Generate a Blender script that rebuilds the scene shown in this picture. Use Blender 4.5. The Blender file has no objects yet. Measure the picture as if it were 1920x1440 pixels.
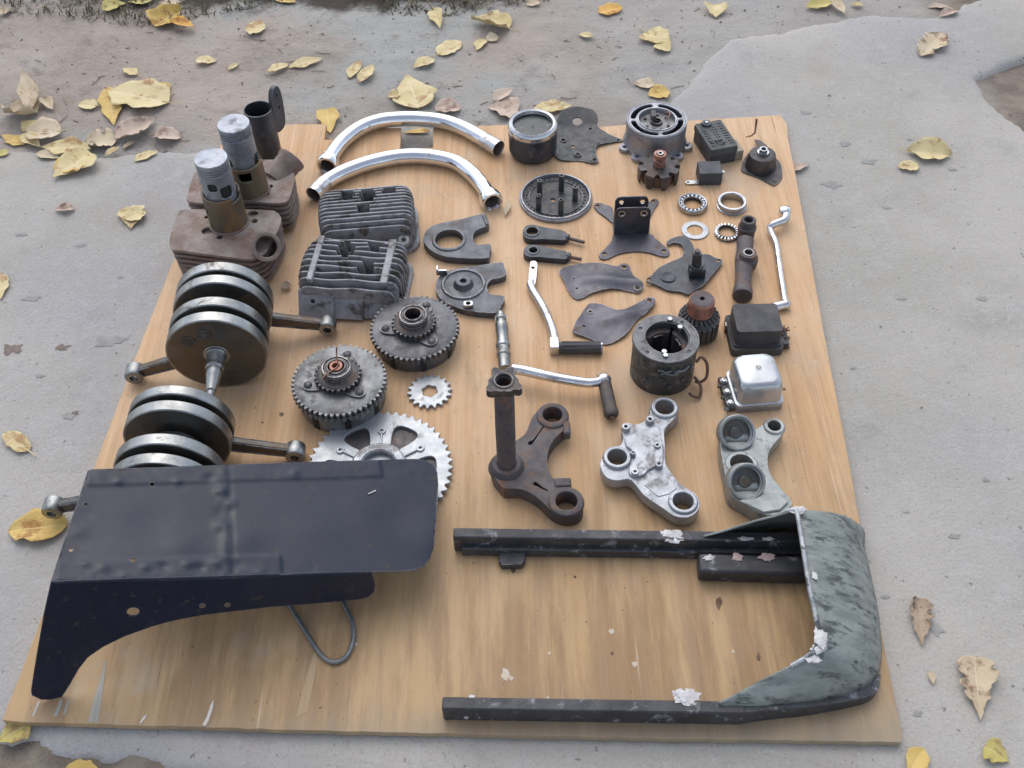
import bpy, bmesh, math, random
import numpy as np
from mathutils import Vector, Matrix, noise as mnoise
from mathutils.geometry import delaunay_2d_cdt

random.seed(7)
SC = bpy.context.scene
COL = SC.collection
R_ = math.radians
PI = math.pi

# ------------------------------------------------------------------ camera
F_PX, PITCH, ROLL, CAM_H = 1960.0, R_(49.6), R_(-1.5), 1.35
cam_d = bpy.data.cameras.new('camera')
cam = bpy.data.objects.new('camera', cam_d)
COL.objects.link(cam)
SC.camera = cam
cam_d.sensor_width = 36.0
cam_d.lens = F_PX / 1920.0 * 36.0
cam_d.clip_start, cam_d.clip_end = 0.02, 400.0
cF = Vector((0, math.cos(PITCH), -math.sin(PITCH)))
cU0 = Vector((0, math.sin(PITCH), math.cos(PITCH)))
cX0 = Vector((1, 0, 0))
cR = math.cos(ROLL) * cX0 + math.sin(ROLL) * cU0
cU = -math.sin(ROLL) * cX0 + math.cos(ROLL) * cU0
cC = Vector((0, 0, CAM_H))
mw = Matrix((cR, cU, -cF)).transposed().to_4x4()
mw.translation = cC
cam.matrix_world = mw

# ------------------------------------------------------------------ world + sun + exposure
SUN_EL, SUN_AZ = R_(52), R_(-12)          # azimuth from +Y towards +X
world = bpy.data.worlds.new('World')
SC.world = world
world.use_nodes = True
wn = world.node_tree
sky = wn.nodes.new('ShaderNodeTexSky')
sky.sky_type = 'NISHITA'
sky.sun_disc = False
sky.sun_elevation = SUN_EL
sky.sun_rotation = SUN_AZ
sky.altitude = 300
sky.air_density = 1.0
sky.dust_density = 2.0
sky.ozone_density = 1.0
bg = wn.nodes['Background']
bg.inputs['Strength'].default_value = 0.14
hs_ = wn.nodes.new('ShaderNodeHueSaturation')          # thin cloud: the blue is washed out evenly all over the sky
hs_.inputs['Saturation'].default_value = 0.55
wn.links.new(sky.outputs['Color'], hs_.inputs['Color'])
wn.links.new(hs_.outputs['Color'], bg.inputs['Color'])
sun_d = bpy.data.lights.new('sun', 'SUN')
sun_d.energy = 0.6
sun_d.angle = R_(70)
sun_d.color = (1.0, 0.96, 0.9)
sun = bpy.data.objects.new('sun', sun_d)
COL.objects.link(sun)
sdir = Vector((math.sin(SUN_AZ) * math.cos(SUN_EL), math.cos(SUN_AZ) * math.cos(SUN_EL), math.sin(SUN_EL)))
sun.rotation_euler = sdir.to_track_quat('Z', 'Y').to_euler()
sun.location = sdir * 5
SC.view_settings.view_transform = 'Standard'
SC.view_settings.look = 'None'
SC.view_settings.gamma = 1.0
SC.view_settings.exposure = 0.78
SC.view_settings.use_curve_mapping = False


# ------------------------------------------------------------------ survey: photo sight lines met with real heights
def P(px, py, z=0.0):
    d = cF + cR * ((px - 960) / F_PX) - cU * ((py - 720) / F_PX)
    return cC + d * ((CAM_H - z) / -d.z)


def zat(bx, by, ty, z0=0.0):
    b = P(bx, by, z0)
    lo, hi = z0, z0 + 0.6
    for _ in range(40):
        m = (lo + hi) / 2
        d = Vector((b.x, b.y, m)) - cC
        y = 720 - F_PX * d.dot(cU) / d.dot(cF)
        if y > ty: lo = m
        else: hi = m
    return lo


def rad(px, py, z, r):
    return (P(px + r, py, z) - P(px - r, py, z)).length / 2


def zm(pts, o):
    ox, oy, s = o
    return [(ox + x / s, oy + y / s) for x, y in pts]


ZA = (200, 140, 3.429); ZB = (540, 180, 3.43); ZC = (920, 170, 4.234); ZD = (1150, 170, 4.234)
ZE = (220, 470, 3.511); ZF = (530, 540, 3.514); ZG = (900, 460, 4.236); ZH = (1160, 370, 3.428)
ZI = (900, 740, 3.2); ZJ = (30, 840, 2.313); ZK = (820, 920, 2.133)


def z1(x, y, o):
    return (o[0] + x / o[2], o[1] + y / o[2])


def loc2(pts, z, L):
    """photo points -> plan coordinates relative to L on the level z"""
    out = []
    for p in pts:
        w = P(p[0], p[1], z)
        out.append((w.x - L.x, w.y - L.y))
    return out


# ------------------------------------------------------------------ objects
def thing(name, label, cat, loc=(0, 0, 0), rz=0.0, group=None):
    o = bpy.data.objects.new(name, None)
    o.empty_display_size = 0.03
    COL.objects.link(o)
    o.location = loc
    o.rotation_euler = (0, 0, rz)
    o['label'] = label
    o['category'] = cat
    if group: o['group'] = group
    return o


def tag(o, label, cat, group=None):
    o['label'] = label; o['category'] = cat
    if group: o['group'] = group
    return o


class MB:
    def __init__(s):
        s.v = []; s.f = []; s.uv = None

    def add(s, vs, fs, m=None):
        o = len(s.v)
        for v in vs:
            v = Vector(v)
            s.v.append(m @ v if m is not None else v)
        for f in fs: s.f.append([i + o for i in f])
        return s

    def box(s, size, c=(0, 0, 0), m=None):
        x, y, z = [a / 2 for a in size]
        vs = [Vector((i * x, j * y, k * z)) + Vector(c) for i in (-1, 1) for j in (-1, 1) for k in (-1, 1)]
        fs = [(0, 1, 3, 2), (4, 6, 7, 5), (0, 4, 5, 1), (2, 3, 7, 6), (0, 2, 6, 4), (1, 5, 7, 3)]
        return s.add(vs, fs, m)

    def lathe(s, prof, n=40, m=None, closed=False):
        vs = []; k = len(prof)
        for i in range(n):
            a = 2 * PI * i / n
            for r, z in prof: vs.append((r * math.cos(a), r * math.sin(a), z))
        fs = []
        for i in range(n):
            j = (i + 1) % n
            for q in range(k if closed else k - 1):
                q2 = (q + 1) % k
                fs.append((i * k + q, j * k + q, j * k + q2, i * k + q2))
        return s.add(vs, fs, m)

    def cyl(s, p0, p1, r0, r1=None, n=24, m=None):
        p0, p1 = Vector(p0), Vector(p1)
        r1 = r0 if r1 is None else r1
        L = (p1 - p0).length
        q = axis_m(p0, p1 - p0)
        if m is not None: q = m @ q
        return s.lathe([(0, 0), (r0, 0), (r1, L), (0, L)], n, q)

    def ring(s, p0, p1, ro, ri, n=32, m=None):
        p0, p1 = Vector(p0), Vector(p1)
        L = (p1 - p0).length
        q = axis_m(p0, p1 - p0)
        if m is not None: q = m @ q
        return s.lathe([(ri, 0), (ro, 0), (ro, L), (ri, L)], n, q, closed=True)

    def ball(s, c, r, n=12, m=None, sq=(1, 1, 1)):
        prof = [(r * math.sin(PI * i / n), -r * math.cos(PI * i / n)) for i in range(n + 1)]
        q = Matrix.Translation(c) @ Matrix.Diagonal((*sq, 1))
        if m is not None: q = m @ q
        return s.lathe(prof, n * 2, q)

    def tube(s, pts, r, n=16, inner=None, cap=True):
        pts = [Vector(p) for p in pts]
        N = len(pts)
        rs = r if isinstance(r, (list, tuple)) else [r] * N
        tan = []
        for i in range(N):
            t = pts[min(i + 1, N - 1)] - pts[max(i - 1, 0)]
            tan.append(t.normalized())
        nrm = tan[0].orthogonal().normalized()
        rings = []; ins = []
        for i in range(N):
            nrm = (nrm - tan[i] * nrm.dot(tan[i])).normalized()
            b = tan[i].cross(nrm)
            rings.append([pts[i] + (nrm * math.cos(2 * PI * k / n) + b * math.sin(2 * PI * k / n)) * rs[i] for k in range(n)])
            if inner: ins.append([pts[i] + (nrm * math.cos(2 * PI * k / n) + b * math.sin(2 * PI * k / n)) * (rs[i] - inner) for k in range(n)])
        vs = [v for g in rings for v in g]
        fs = []
        for i in range(N - 1):
            for k in range(n):
                k2 = (k + 1) % n
                fs.append((i * n + k, i * n + k2, (i + 1) * n + k2, (i + 1) * n + k))
        if inner:
            o = len(vs); vs += [v for g in ins for v in g]
            for i in range(N - 1):
                for k in range(n):
                    k2 = (k + 1) % n
                    fs.append((o + i * n + k2, o + i * n + k, o + (i + 1) * n + k, o + (i + 1) * n + k2))
            for e in (0, N - 1):
                for k in range(n):
                    k2 = (k + 1) % n
                    fs.append((e * n + k, o + e * n + k, o + e * n + k2, e * n + k2))
        elif cap:
            fs.append(list(range(n - 1, -1, -1)))
            fs.append([(N - 1) * n + k for k in range(n)])
        return s.add(vs, fs)

    def plate(s, outl, z0, z1, holes=(), step=None, zf=None, m=None):
        pts = [Vector((x, y)) for x, y in outl]
        edges = [(i, (i + 1) % len(pts)) for i in range(len(pts))]
        hol = []
        for h in holes:
            o = len(pts); hol.append(h)
            pts += [Vector((x, y)) for x, y in h]
            edges += [(o + i, o + (i + 1) % len(h)) for i in range(len(h))]
        if step:
            xs = [p.x for p in pts]; ys = [p.y for p in pts]
            x = min(xs) + step * .5
            while x < max(xs):
                y = min(ys) + step * .5
                while y < max(ys):
                    if inside(x, y, outl) and not any(inside(x, y, h) for h in hol): pts.append(Vector((x, y)))
                    y += step
                x += step
        r = delaunay_2d_cdt(pts, edges, [], 0, 1e-7)
        V, FC = r[0], r[2]
        keep = []
        for f in FC:
            cx = sum(V[i].x for i in f) / len(f); cy = sum(V[i].y for i in f) / len(f)
            if inside(cx, cy, outl) and not any(inside(cx, cy, h) for h in hol): keep.append(list(f))
        zz = zf or (lambda x, y: 0.0)
        n = len(V)
        vs = [(v.x, v.y, z1 + zz(v.x, v.y)) for v in V] + [(v.x, v.y, z0 + zz(v.x, v.y)) for v in V]
        fs = []
        cnt = {}
        for f in keep:
            fs.append(f); fs.append([i + n for i in reversed(f)])
            for a, b in zip(f, f[1:] + f[:1]):
                cnt.setdefault(frozenset((a, b)), []).append((a, b))
        for k, e in cnt.items():
            if len(e) == 1:
                a, b = e[0]
                fs.append((b, a, a + n, b + n))
        return s.add(vs, fs, m)

    def build(s, name, mat, parent=None, loc=None, bevel=0.0, smooth=35, solid=0.0, segs=2, subsurf=0):
        bm = bmesh.new()
        bv = [bm.verts.new(v) for v in s.v]
        for f in s.f:
            try: bm.faces.new([bv[i] for i in f])
            except ValueError: pass
        bmesh.ops.remove_doubles(bm, verts=bm.verts, dist=2e-6)
        loose = [v for v in bm.verts if not v.link_faces]
        bmesh.ops.delete(bm, geom=loose, context='VERTS')
        bmesh.ops.recalc_face_normals(bm, faces=bm.faces)
        me = bpy.data.meshes.new(name)
        bm.to_mesh(me); bm.free()
        for p in me.polygons: p.use_smooth = True
        me.set_sharp_from_angle(angle=R_(smooth))
        me.materials.append(mat)
        o = bpy.data.objects.new(name, me)
        COL.objects.link(o)
        if parent is not None: o.parent = parent
        if loc is not None: o.location = loc
        if solid:
            md = o.modifiers.new('thickness', 'SOLIDIFY'); md.thickness = solid; md.offset = -1
        if subsurf:
            md = o.modifiers.new('smooth', 'SUBSURF'); md.levels = subsurf; md.render_levels = subsurf
        if bevel:
            md = o.modifiers.new('bevel', 'BEVEL'); md.width = bevel; md.segments = segs
            md.limit_method = 'ANGLE'; md.angle_limit = R_(40); md.harden_normals = False
        return o


def axis_m(p, d):
    q = Vector(d).to_track_quat('Z', 'Y').to_matrix().to_4x4()
    q.translation = Vector(p)
    return q


def inside(x, y, poly):
    c = False; j = len(poly) - 1
    for i in range(len(poly)):
        xi, yi = poly[i]; xj, yj = poly[j]
        if (yi > y) != (yj > y) and x < (xj - xi) * (y - yi) / (yj - yi) + xi: c = not c
        j = i
    return c


def circ(cx, cy, r, n=24, ph=0.0, ry=None):
    ry = r if ry is None else ry
    return [(cx + r * math.cos(2 * PI * i / n + ph), cy + ry * math.sin(2 * PI * i / n + ph)) for i in range(n)]


def smo(pts, k=4, closed=True, t=0.5):
    """Catmull-Rom through the points"""
    N = len(pts); out = []
    pts = [Vector(p) for p in pts]
    rng = range(N) if closed else range(N - 1)
    for i in rng:
        if closed: a, b, c, d = pts[i - 1], pts[i], pts[(i + 1) % N], pts[(i + 2) % N]
        else: a, b, c, d = pts[max(i - 1, 0)], pts[i], pts[i + 1], pts[min(i + 2, N - 1)]
        for q in range(k):
            u = q / k
            out.append(b + (c - a) * t * u + (2 * a - 5 * b + 4 * c - d) * t * u * u + (3 * b - a - 3 * c + d) * t * u ** 3)
    if not closed: out.append(pts[-1])
    return [tuple(p) for p in out]


def gear(n, rr, rt, w0=.62, w1=.3):
    """gear outline: n teeth, root and tip radius"""
    o = []
    for i in range(n):
        a = 2 * PI * i / n; s = 2 * PI / n
        o += [(rr, a - s * w0 / 2 - s * .02), (rt, a - s * w1 / 2), (rt, a + s * w1 / 2), (rr, a + s * w0 / 2 + s * .02)]
    return [(r * math.cos(a), r * math.sin(a)) for r, a in o]


def rrect(w, h, r, n=5):
    o = []
    for cx, cy, a0 in ((w / 2 - r, h / 2 - r, 0), (-w / 2 + r, h / 2 - r, 90), (-w / 2 + r, -h / 2 + r, 180), (w / 2 - r, -h / 2 + r, 270)):
        for i in range(n + 1):
            a = R_(a0 + 90 * i / n)
            o.append((cx + r * math.cos(a), cy + r * math.sin(a)))
    return o


def arcslot(r0, r1, a0, a1, n=10):
    o = [(r1 * math.cos(R_(a0 + (a1 - a0) * i / n)), r1 * math.sin(R_(a0 + (a1 - a0) * i / n))) for i in range(n + 1)]
    rm, h = (r0 + r1) / 2, (r1 - r0) / 2
    for k in range(1, 5):
        b = R_(a1) + PI * k / 5
        o.append((rm * math.cos(R_(a1)) + h * math.cos(b), rm * math.sin(R_(a1)) + h * math.sin(b)))
    o += [(r0 * math.cos(R_(a1 - (a1 - a0) * i / n)), r0 * math.sin(R_(a1 - (a1 - a0) * i / n))) for i in range(n + 1)]
    for k in range(1, 5):
        b = R_(a0) + PI + PI * k / 5
        o.append((rm * math.cos(R_(a0)) + h * math.cos(b), rm * math.sin(R_(a0)) + h * math.sin(b)))
    return o


def wall(r, z0, z1, n=96, m=28, wins=(), mat4=None, mb=None):
    """thin cylinder wall with windows (angle deg, z, half width m, half height m)"""
    mb = mb or MB()
    vs = [(r * math.cos(2 * PI * i / n), r * math.sin(2 * PI * i / n), z0 + (z1 - z0) * j / m) for j in range(m + 1) for i in range(n)]
    fs = []
    for j in range(m):
        for i in range(n):
            a = 2 * PI * (i + .5) / n; z = z0 + (z1 - z0) * (j + .5) / m
            cut = False
            for wa, wz, hw, hh in wins:
                da = (a - R_(wa) + PI) % (2 * PI) - PI
                u, v = da * r / hw, (z - wz) / hh
                if u ** 4 + v ** 4 < 1: cut = True
            if not cut:
                i2 = (i + 1) % n
                fs.append((j * n + i, j * n + i2, (j + 1) * n + i2, (j + 1) * n + i))
    return mb.add(vs, fs, mat4)


# ------------------------------------------------------------------ materials
def mat(name, c1, c2=None, rough=(.4, .6), metal=0.0, scale=25, bump=.15, spots=None, edge=None, stretch=None, fine=None, spec=.5, coat=0.0, dust=None):
    m = bpy.data.materials.new(name)
    m.use_nodes = True
    nt = m.node_tree; N = nt.nodes; L = nt.links
    b = N['Principled BSDF']
    tc = N.new('ShaderNodeTexCoord'); oi = N.new('ShaderNodeObjectInfo')
    ad = N.new('ShaderNodeVectorMath'); ad.operation = 'MULTIPLY_ADD'
    cmb = N.new('ShaderNodeCombineXYZ')
    for k in range(3): L.new(oi.outputs['Random'], cmb.inputs[k])
    ad.inputs[1].default_value = (7, 5, 3)
    L.new(cmb.outputs[0], ad.inputs[0]); L.new(tc.outputs['Object'], ad.inputs[2])
    vec = ad.outputs[0]
    if stretch:
        mp = N.new('ShaderNodeMapping'); mp.inputs['Scale'].default_value = stretch
        L.new(vec, mp.inputs[0]); vec = mp.outputs[0]

    def noi(sc, det=5, ro=.6, dist=0.0):
        n = N.new('ShaderNodeTexNoise'); n.inputs['Scale'].default_value = sc; n.inputs['Detail'].default_value = det
        n.inputs['Roughness'].default_value = ro; n.inputs['Distortion'].default_value = dist
        L.new(vec, n.inputs['Vector']); return n.outputs['Fac']

    def rng(v, a, bb, lo=0.0, hi=1.0):
        r = N.new('ShaderNodeMapRange'); r.interpolation_type = 'SMOOTHSTEP'
        for k, q in zip(('From Min', 'From Max', 'To Min', 'To Max'), (a, bb, lo, hi)): r.inputs[k].default_value = q
        L.new(v, r.inputs['Value']); return r.outputs[0]

    def mix(f, a, c):
        x = N.new('ShaderNodeMix'); x.data_type = 'RGBA'
        L.new(f, x.inputs[0])
        for s, i in ((a, 6), (c, 7)):
            if isinstance(s, tuple): x.inputs[i].default_value = (*s, 1)
            else: L.new(s, x.inputs[i])
        return x.outputs[2]

    def mixf(f, a, c):
        x = N.new('ShaderNodeMix'); x.data_type = 'FLOAT'
        L.new(f, x.inputs[0])
        for s, i in ((a, 2), (c, 3)):
            if isinstance(s, (int, float)): x.inputs[i].default_value = s
            else: L.new(s, x.inputs[i])
        return x.outputs[0]
    n1 = noi(scale, 8, .65)
    f1 = rng(n1, .35, .66)
    col = mix(f1, c1, c2 or c1)
    ro = rng(noi(scale * 1.7, 6, .7), .3, .7, rough[0], rough[1])
    me = None
    if spots:
        sc_col, amt, ssc, smet = spots[:4]
        sf = rng(noi(ssc, 8, .72, .3), .62 - amt * .35, .72 - amt * .3)
        col = mix(sf, col, sc_col)
        ro = mixf(sf, ro, spots[4] if len(spots) > 4 else .75)
        me = mixf(sf, metal, smet)
    if dust:  # upward faces paled in colour: dust, and haze lifting the dark parts
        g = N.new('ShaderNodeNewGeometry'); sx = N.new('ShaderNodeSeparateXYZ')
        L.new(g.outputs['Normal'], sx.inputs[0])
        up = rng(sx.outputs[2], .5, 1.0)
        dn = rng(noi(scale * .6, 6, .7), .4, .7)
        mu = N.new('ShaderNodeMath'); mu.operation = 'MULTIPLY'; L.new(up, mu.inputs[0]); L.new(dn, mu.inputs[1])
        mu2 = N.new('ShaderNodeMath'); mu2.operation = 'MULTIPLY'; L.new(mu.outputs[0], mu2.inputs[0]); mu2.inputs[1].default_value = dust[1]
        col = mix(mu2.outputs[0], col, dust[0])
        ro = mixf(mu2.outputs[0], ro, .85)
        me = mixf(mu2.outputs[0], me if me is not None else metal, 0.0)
    if edge:
        bv = N.new('ShaderNodeBevel'); bv.samples = 4; bv.inputs['Radius'].default_value = edge[1] if len(edge) > 1 else .002
        g = N.new('ShaderNodeNewGeometry'); dt = N.new('ShaderNodeVectorMath'); dt.operation = 'DOT_PRODUCT'
        L.new(bv.outputs[0], dt.inputs[0]); L.new(g.outputs['Normal'], dt.inputs[1])
        ef = rng(dt.outputs['Value'], .995, .86)
        en = rng(noi(scale * 2.5, 4, .7), .36, .6)
        mu = N.new('ShaderNodeMath'); mu.operation = 'MULTIPLY'
        L.new(ef, mu.inputs[0]); L.new(en, mu.inputs[1])
        col = mix(mu.outputs[0], col, edge[0])
        me = mixf(mu.outputs[0], me if me is not None else metal, edge[2] if len(edge) > 2 else .6)
        ro = mixf(mu.outputs[0], ro, .42)
    L.new(col, b.inputs['Base Color']); L.new(ro, b.inputs['Roughness'])
    if me is not None: L.new(me, b.inputs['Metallic'])
    else: b.inputs['Metallic'].default_value = metal
    b.inputs['Specular IOR Level'].default_value = spec
    b.inputs['Coat Weight'].default_value = coat
    if bump:
        bp = N.new('ShaderNodeBump'); bp.inputs['Strength'].default_value = bump; bp.inputs['Distance'].default_value = .002
        mx = N.new('ShaderNodeMath'); mx.operation = 'ADD'
        L.new(n1, mx.inputs[0]); L.new(noi(fine or scale * 9, 4, .6), mx.inputs[1])
        L.new(mx.outputs[0], bp.inputs['Height']); L.new(bp.outputs[0], b.inputs['Normal'])
    return m


RUST = (.17, .075, .04)
MT = {}
MT['chrome'] = mat('chrome', (.78, .79, .80), (.70, .71, .73), (.05, .16), 1.0, 14, .02, spots=((.36, .29, .22), .12, 60, .6, .5))
MT['worn_chrome'] = mat('worn_chrome', (.66, .66, .67), (.55, .55, .56), (.16, .38), 1.0, 40, .06, spots=((.33, .25, .2), .2, 55, .4, .6))
MT['steel_ground'] = mat('ground_steel', (.34, .348, .345), (.22, .226, .224), (.24, .48), .95, 22, .06, spots=((.14, .125, .11), .16, 26, .5, .5))
MT['steel_face'] = mat('oiled_steel_face', (.155, .152, .142), (.10, .098, .092), (.3, .55), .8, 16, .08, spots=((.13, .09, .055), .4, 14, .4, .5))
MT['steel_bright'] = mat('bright_steel', (.46, .47, .48), (.34, .35, .36), (.2, .4), 1.0, 35, .06, spots=((.24, .19, .15), .2, 40, .5, .6))
MT['galvanised'] = mat('pale_zinc_plate', (.44, .46, .475), (.36, .38, .395), (.35, .55), .55, 30, .06, spots=((.33, .32, .31), .25, 18, .3, .6))
MT['aluminium'] = mat('cast_aluminium', (.36, .365, .395), (.27, .275, .30), (.35, .58), .75, 28, .25, spots=((.22, .20, .20), .28, 35, .3, .7), edge=((.75, .76, .78), .002, .9))
MT['silver_cast'] = mat('silver_cast', (.42, .435, .46), (.31, .325, .345), (.34, .55), .6, 24, .3, spots=((.25, .235, .23), .32, 30, .3, .65), edge=((.85, .86, .88), .002, .9))
MT['greengrey_cast'] = mat('greenish_cast', (.33, .35, .345), (.24, .26, .255), (.35, .55), .55, 20, .2, spots=((.17, .165, .15), .3, 25, .3, .65), edge=((.62, .64, .63), .0025, .8))
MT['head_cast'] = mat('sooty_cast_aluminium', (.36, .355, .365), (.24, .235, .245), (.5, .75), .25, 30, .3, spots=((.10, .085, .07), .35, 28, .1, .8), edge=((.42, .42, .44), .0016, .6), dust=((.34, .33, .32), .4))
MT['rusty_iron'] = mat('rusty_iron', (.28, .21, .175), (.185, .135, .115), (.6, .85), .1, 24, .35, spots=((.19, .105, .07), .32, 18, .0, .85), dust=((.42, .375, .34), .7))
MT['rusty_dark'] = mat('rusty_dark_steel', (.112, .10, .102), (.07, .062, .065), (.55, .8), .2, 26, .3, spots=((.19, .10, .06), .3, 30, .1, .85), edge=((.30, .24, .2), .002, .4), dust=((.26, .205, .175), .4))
MT['sleeve'] = mat('stained_sleeve_iron', (.19, .155, .11), (.12, .10, .075), (.35, .6), .6, 14, .1, spots=((.22, .13, .06), .3, 12, .3, .6), stretch=(1, 1, .35))
MT['piston'] = mat('piston_alloy', (.34, .36, .40), (.24, .26, .30), (.35, .55), .7, 30, .1, spots=((.17, .17, .18), .28, 24, .4, .6), edge=((.68, .7, .74), .0012, .9))
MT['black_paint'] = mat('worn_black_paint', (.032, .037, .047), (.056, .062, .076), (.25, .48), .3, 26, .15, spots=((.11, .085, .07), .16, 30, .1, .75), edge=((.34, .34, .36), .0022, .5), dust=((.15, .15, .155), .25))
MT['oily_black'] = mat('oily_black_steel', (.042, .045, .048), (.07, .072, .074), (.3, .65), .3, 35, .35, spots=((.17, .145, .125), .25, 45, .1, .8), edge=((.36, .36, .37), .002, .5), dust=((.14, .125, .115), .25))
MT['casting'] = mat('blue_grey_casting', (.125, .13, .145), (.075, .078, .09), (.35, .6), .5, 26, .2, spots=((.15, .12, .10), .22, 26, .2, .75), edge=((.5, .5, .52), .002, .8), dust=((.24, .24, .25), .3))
MT['pipe_inner'] = mat('sooty_pipe_inside', (.26, .22, .19), (.17, .14, .12), (.5, .7), .3, 40, .1)
MT['dark_steel'] = mat('dark_worn_steel', (.085, .08, .08), (.05, .048, .05), (.35, .6), .6, 26, .2, spots=((.15, .10, .075), .3, 24, .2, .75), edge=((.48, .47, .46), .002, .8))
MT['grey_gear'] = mat('grey_oiled_gear', (.15, .15, .158), (.09, .09, .096), (.35, .6), .6, 26, .2, spots=((.075, .07, .065), .3, 35, .3, .6), edge=((.6, .6, .6), .0016, .9))
MT['pale_gear'] = mat('pale_dusty_gear', (.28, .285, .285), (.16, .16, .16), (.4, .65), .5, 26, .25, spots=((.12, .11, .10), .34, 30, .3, .6), edge=((.6, .6, .6), .0016, .9))
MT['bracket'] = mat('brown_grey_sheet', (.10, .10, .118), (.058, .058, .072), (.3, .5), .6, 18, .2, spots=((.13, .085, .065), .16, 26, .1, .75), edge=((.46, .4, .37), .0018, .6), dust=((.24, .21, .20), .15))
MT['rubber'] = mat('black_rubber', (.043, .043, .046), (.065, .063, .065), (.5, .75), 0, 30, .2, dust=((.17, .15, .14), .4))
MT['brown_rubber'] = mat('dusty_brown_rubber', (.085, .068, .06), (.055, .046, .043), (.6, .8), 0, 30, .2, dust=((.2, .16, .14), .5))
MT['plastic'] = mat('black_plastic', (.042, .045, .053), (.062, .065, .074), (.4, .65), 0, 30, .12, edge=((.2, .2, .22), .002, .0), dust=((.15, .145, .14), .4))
MT['dusty_plastic'] = mat('dusty_dark_plastic', (.085, .09, .088), (.05, .054, .052), (.5, .7), 0, 40, .15, edge=((.2, .2, .2), .002, .0))
MT['copper'] = mat('copper', (.44, .22, .165), (.31, .15, .11), (.4, .65), .5, 45, .15, spots=((.14, .07, .05), .25, 50, .4, .6))
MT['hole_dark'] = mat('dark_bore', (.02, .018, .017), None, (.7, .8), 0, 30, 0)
MT['glass'] = mat('gauge_face', (.02, .028, .026), (.05, .062, .058), (.25, .4), 0, 45, 0.02, spots=((.16, .17, .16), .14, 60, 0, .3))
MT['tin_black'] = mat('black_enamel_tin', (.0045, .0095, .025), (.0075, .0135, .031), (.20, .36), .0, 9, .06, spots=((.06, .045, .035), .10, 70, 0, .6), edge=((.16, .16, .17), .0025, .2), fine=22)  # enamel is black; reflected blue sky is put into its base colour
MT['tin_black'].node_tree.nodes['Principled BSDF'].inputs['Specular IOR Level'].default_value = .34
MT['bar_black'] = mat('scuffed_black_bar', (.03, .031, .034), (.055, .055, .06), (.35, .6), .15, 24, .2, spots=((.24, .23, .25), .2, 40, .1, .7), edge=((.36, .37, .40), .002, .5))
MT['fender'] = mat('brushed_grey_green_paint', (.27, .295, .272), (.165, .185, .172), (.35, .6), .1, 22, .2, spots=((.06, .068, .068), .36, 26, .1, .5), stretch=(.8, 3.0, 1.2), edge=((.45, .46, .45), .003, .4))
MT['white_filler'] = mat('white_weld_filler', (.70, .68, .66), (.50, .47, .46), (.6, .8), 0, 50, .4)
MT['pink_filler'] = mat('pinkish_filler', (.55, .40, .36), (.45, .33, .31), (.6, .8), 0, 50, .4)
MT['pale_block'] = mat('pale_fibre_block', (.40, .36, .27), (.30, .27, .21), (.6, .8), 0, 40, .1)
MT['wire_steel'] = mat('grey_wire', (.22, .23, .235), (.15, .155, .16), (.4, .6), .7, 40, .1)
MT['brown_wire'] = mat('brown_cloth_wire', (.16, .09, .065), (.11, .06, .045), (.7, .9), 0, 60, .2)

# ------------------------------------------------------------------ the ground: soil sheet, broken concrete slab, board
def fbm(x, y, s, o=4):
    return mnoise.fractal(Vector((x * s, y * s, 3.7)), 1.0, 2.0, o)


def dirt_h(x, y):
    return -.026 + .009 * fbm(x, y, 2.3, 3) + .0065 * fbm(x + 4, y, 6, 5) + .0032 * mnoise.noise(Vector((x * 24, y * 24, 1)))


def W2(px, py):
    w = P(px, py, -.013)
    return (w.x, w.y)


slab_poly = [(-40.0, W2(-300, 292)[1])] + [W2(*p) for p in ((-300, 292), (-80, 284), (40, 276), (130, 288), (220, 292), (290, 280), (370, 284), (440, 286), (560, 292), (700, 290), (900, 300), (1100, 290), (1180, 255), (1250, 195), (1292, 150), (1330, 108), (1372, 68), (1440, 60), (1505, 50), (1570, 38), (1640, 24), (1740, 28), (1800, 12), (1860, -16), (2050, -70))] + [(6.0, 3.6), (40.0, 8.0), (40.0, -40.0), (3.0, -40.0), (1.2, .30)] + [W2(*p) for p in ((1500, 1520), (1100, 1500), (700, 1470), (520, 1452), (420, 1438), (330, 1424), (270, 1412), (150, 1400), (20, 1388), (-120, 1380), (-400, 1360))] + [(-40.0, .4)]
hollow_poly = [W2(*p) for p in ((1822, 138), (1868, 118), (1930, 98), (2060, 84), (2120, 180), (2060, 262), (1935, 250), (1885, 214), (1842, 176))]


def sdist(X, Y, poly):
    D = np.full(X.shape, 1e9); IN = np.zeros(X.shape, bool)
    n = len(poly)
    for i in range(n):
        ax, ay = poly[i]; bx, by = poly[(i + 1) % n]
        dx, dy = bx - ax, by - ay
        t = np.clip(((X - ax) * dx + (Y - ay) * dy) / (dx * dx + dy * dy), 0, 1)
        D = np.minimum(D, np.hypot(X - ax - t * dx, Y - ay - t * dy))
        c = ((ay > Y) != (by > Y)) & (X < (bx - ax) * (Y - ay) / ((by - ay) if by != ay else 1e-9) + ax)
        IN ^= c
    return np.where(IN, D, -D)


def slab_top(x, y):
    return -.0142 + .0012 * fbm(x, y, 2.0, 3) + .0005 * mnoise.noise(Vector((x * 17, y * 17, 9)))


def grow(lo, hi, step, far):
    a = list(np.arange(lo, hi + 1e-9, step))
    s, v = step, lo
    left = []
    while v > -far: s *= 1.45; v -= s; left.append(v)
    s, v = step, hi
    right = []
    while v < far: s *= 1.45; v += s; right.append(v)
    return np.array(left[::-1] + a + right)


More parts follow.
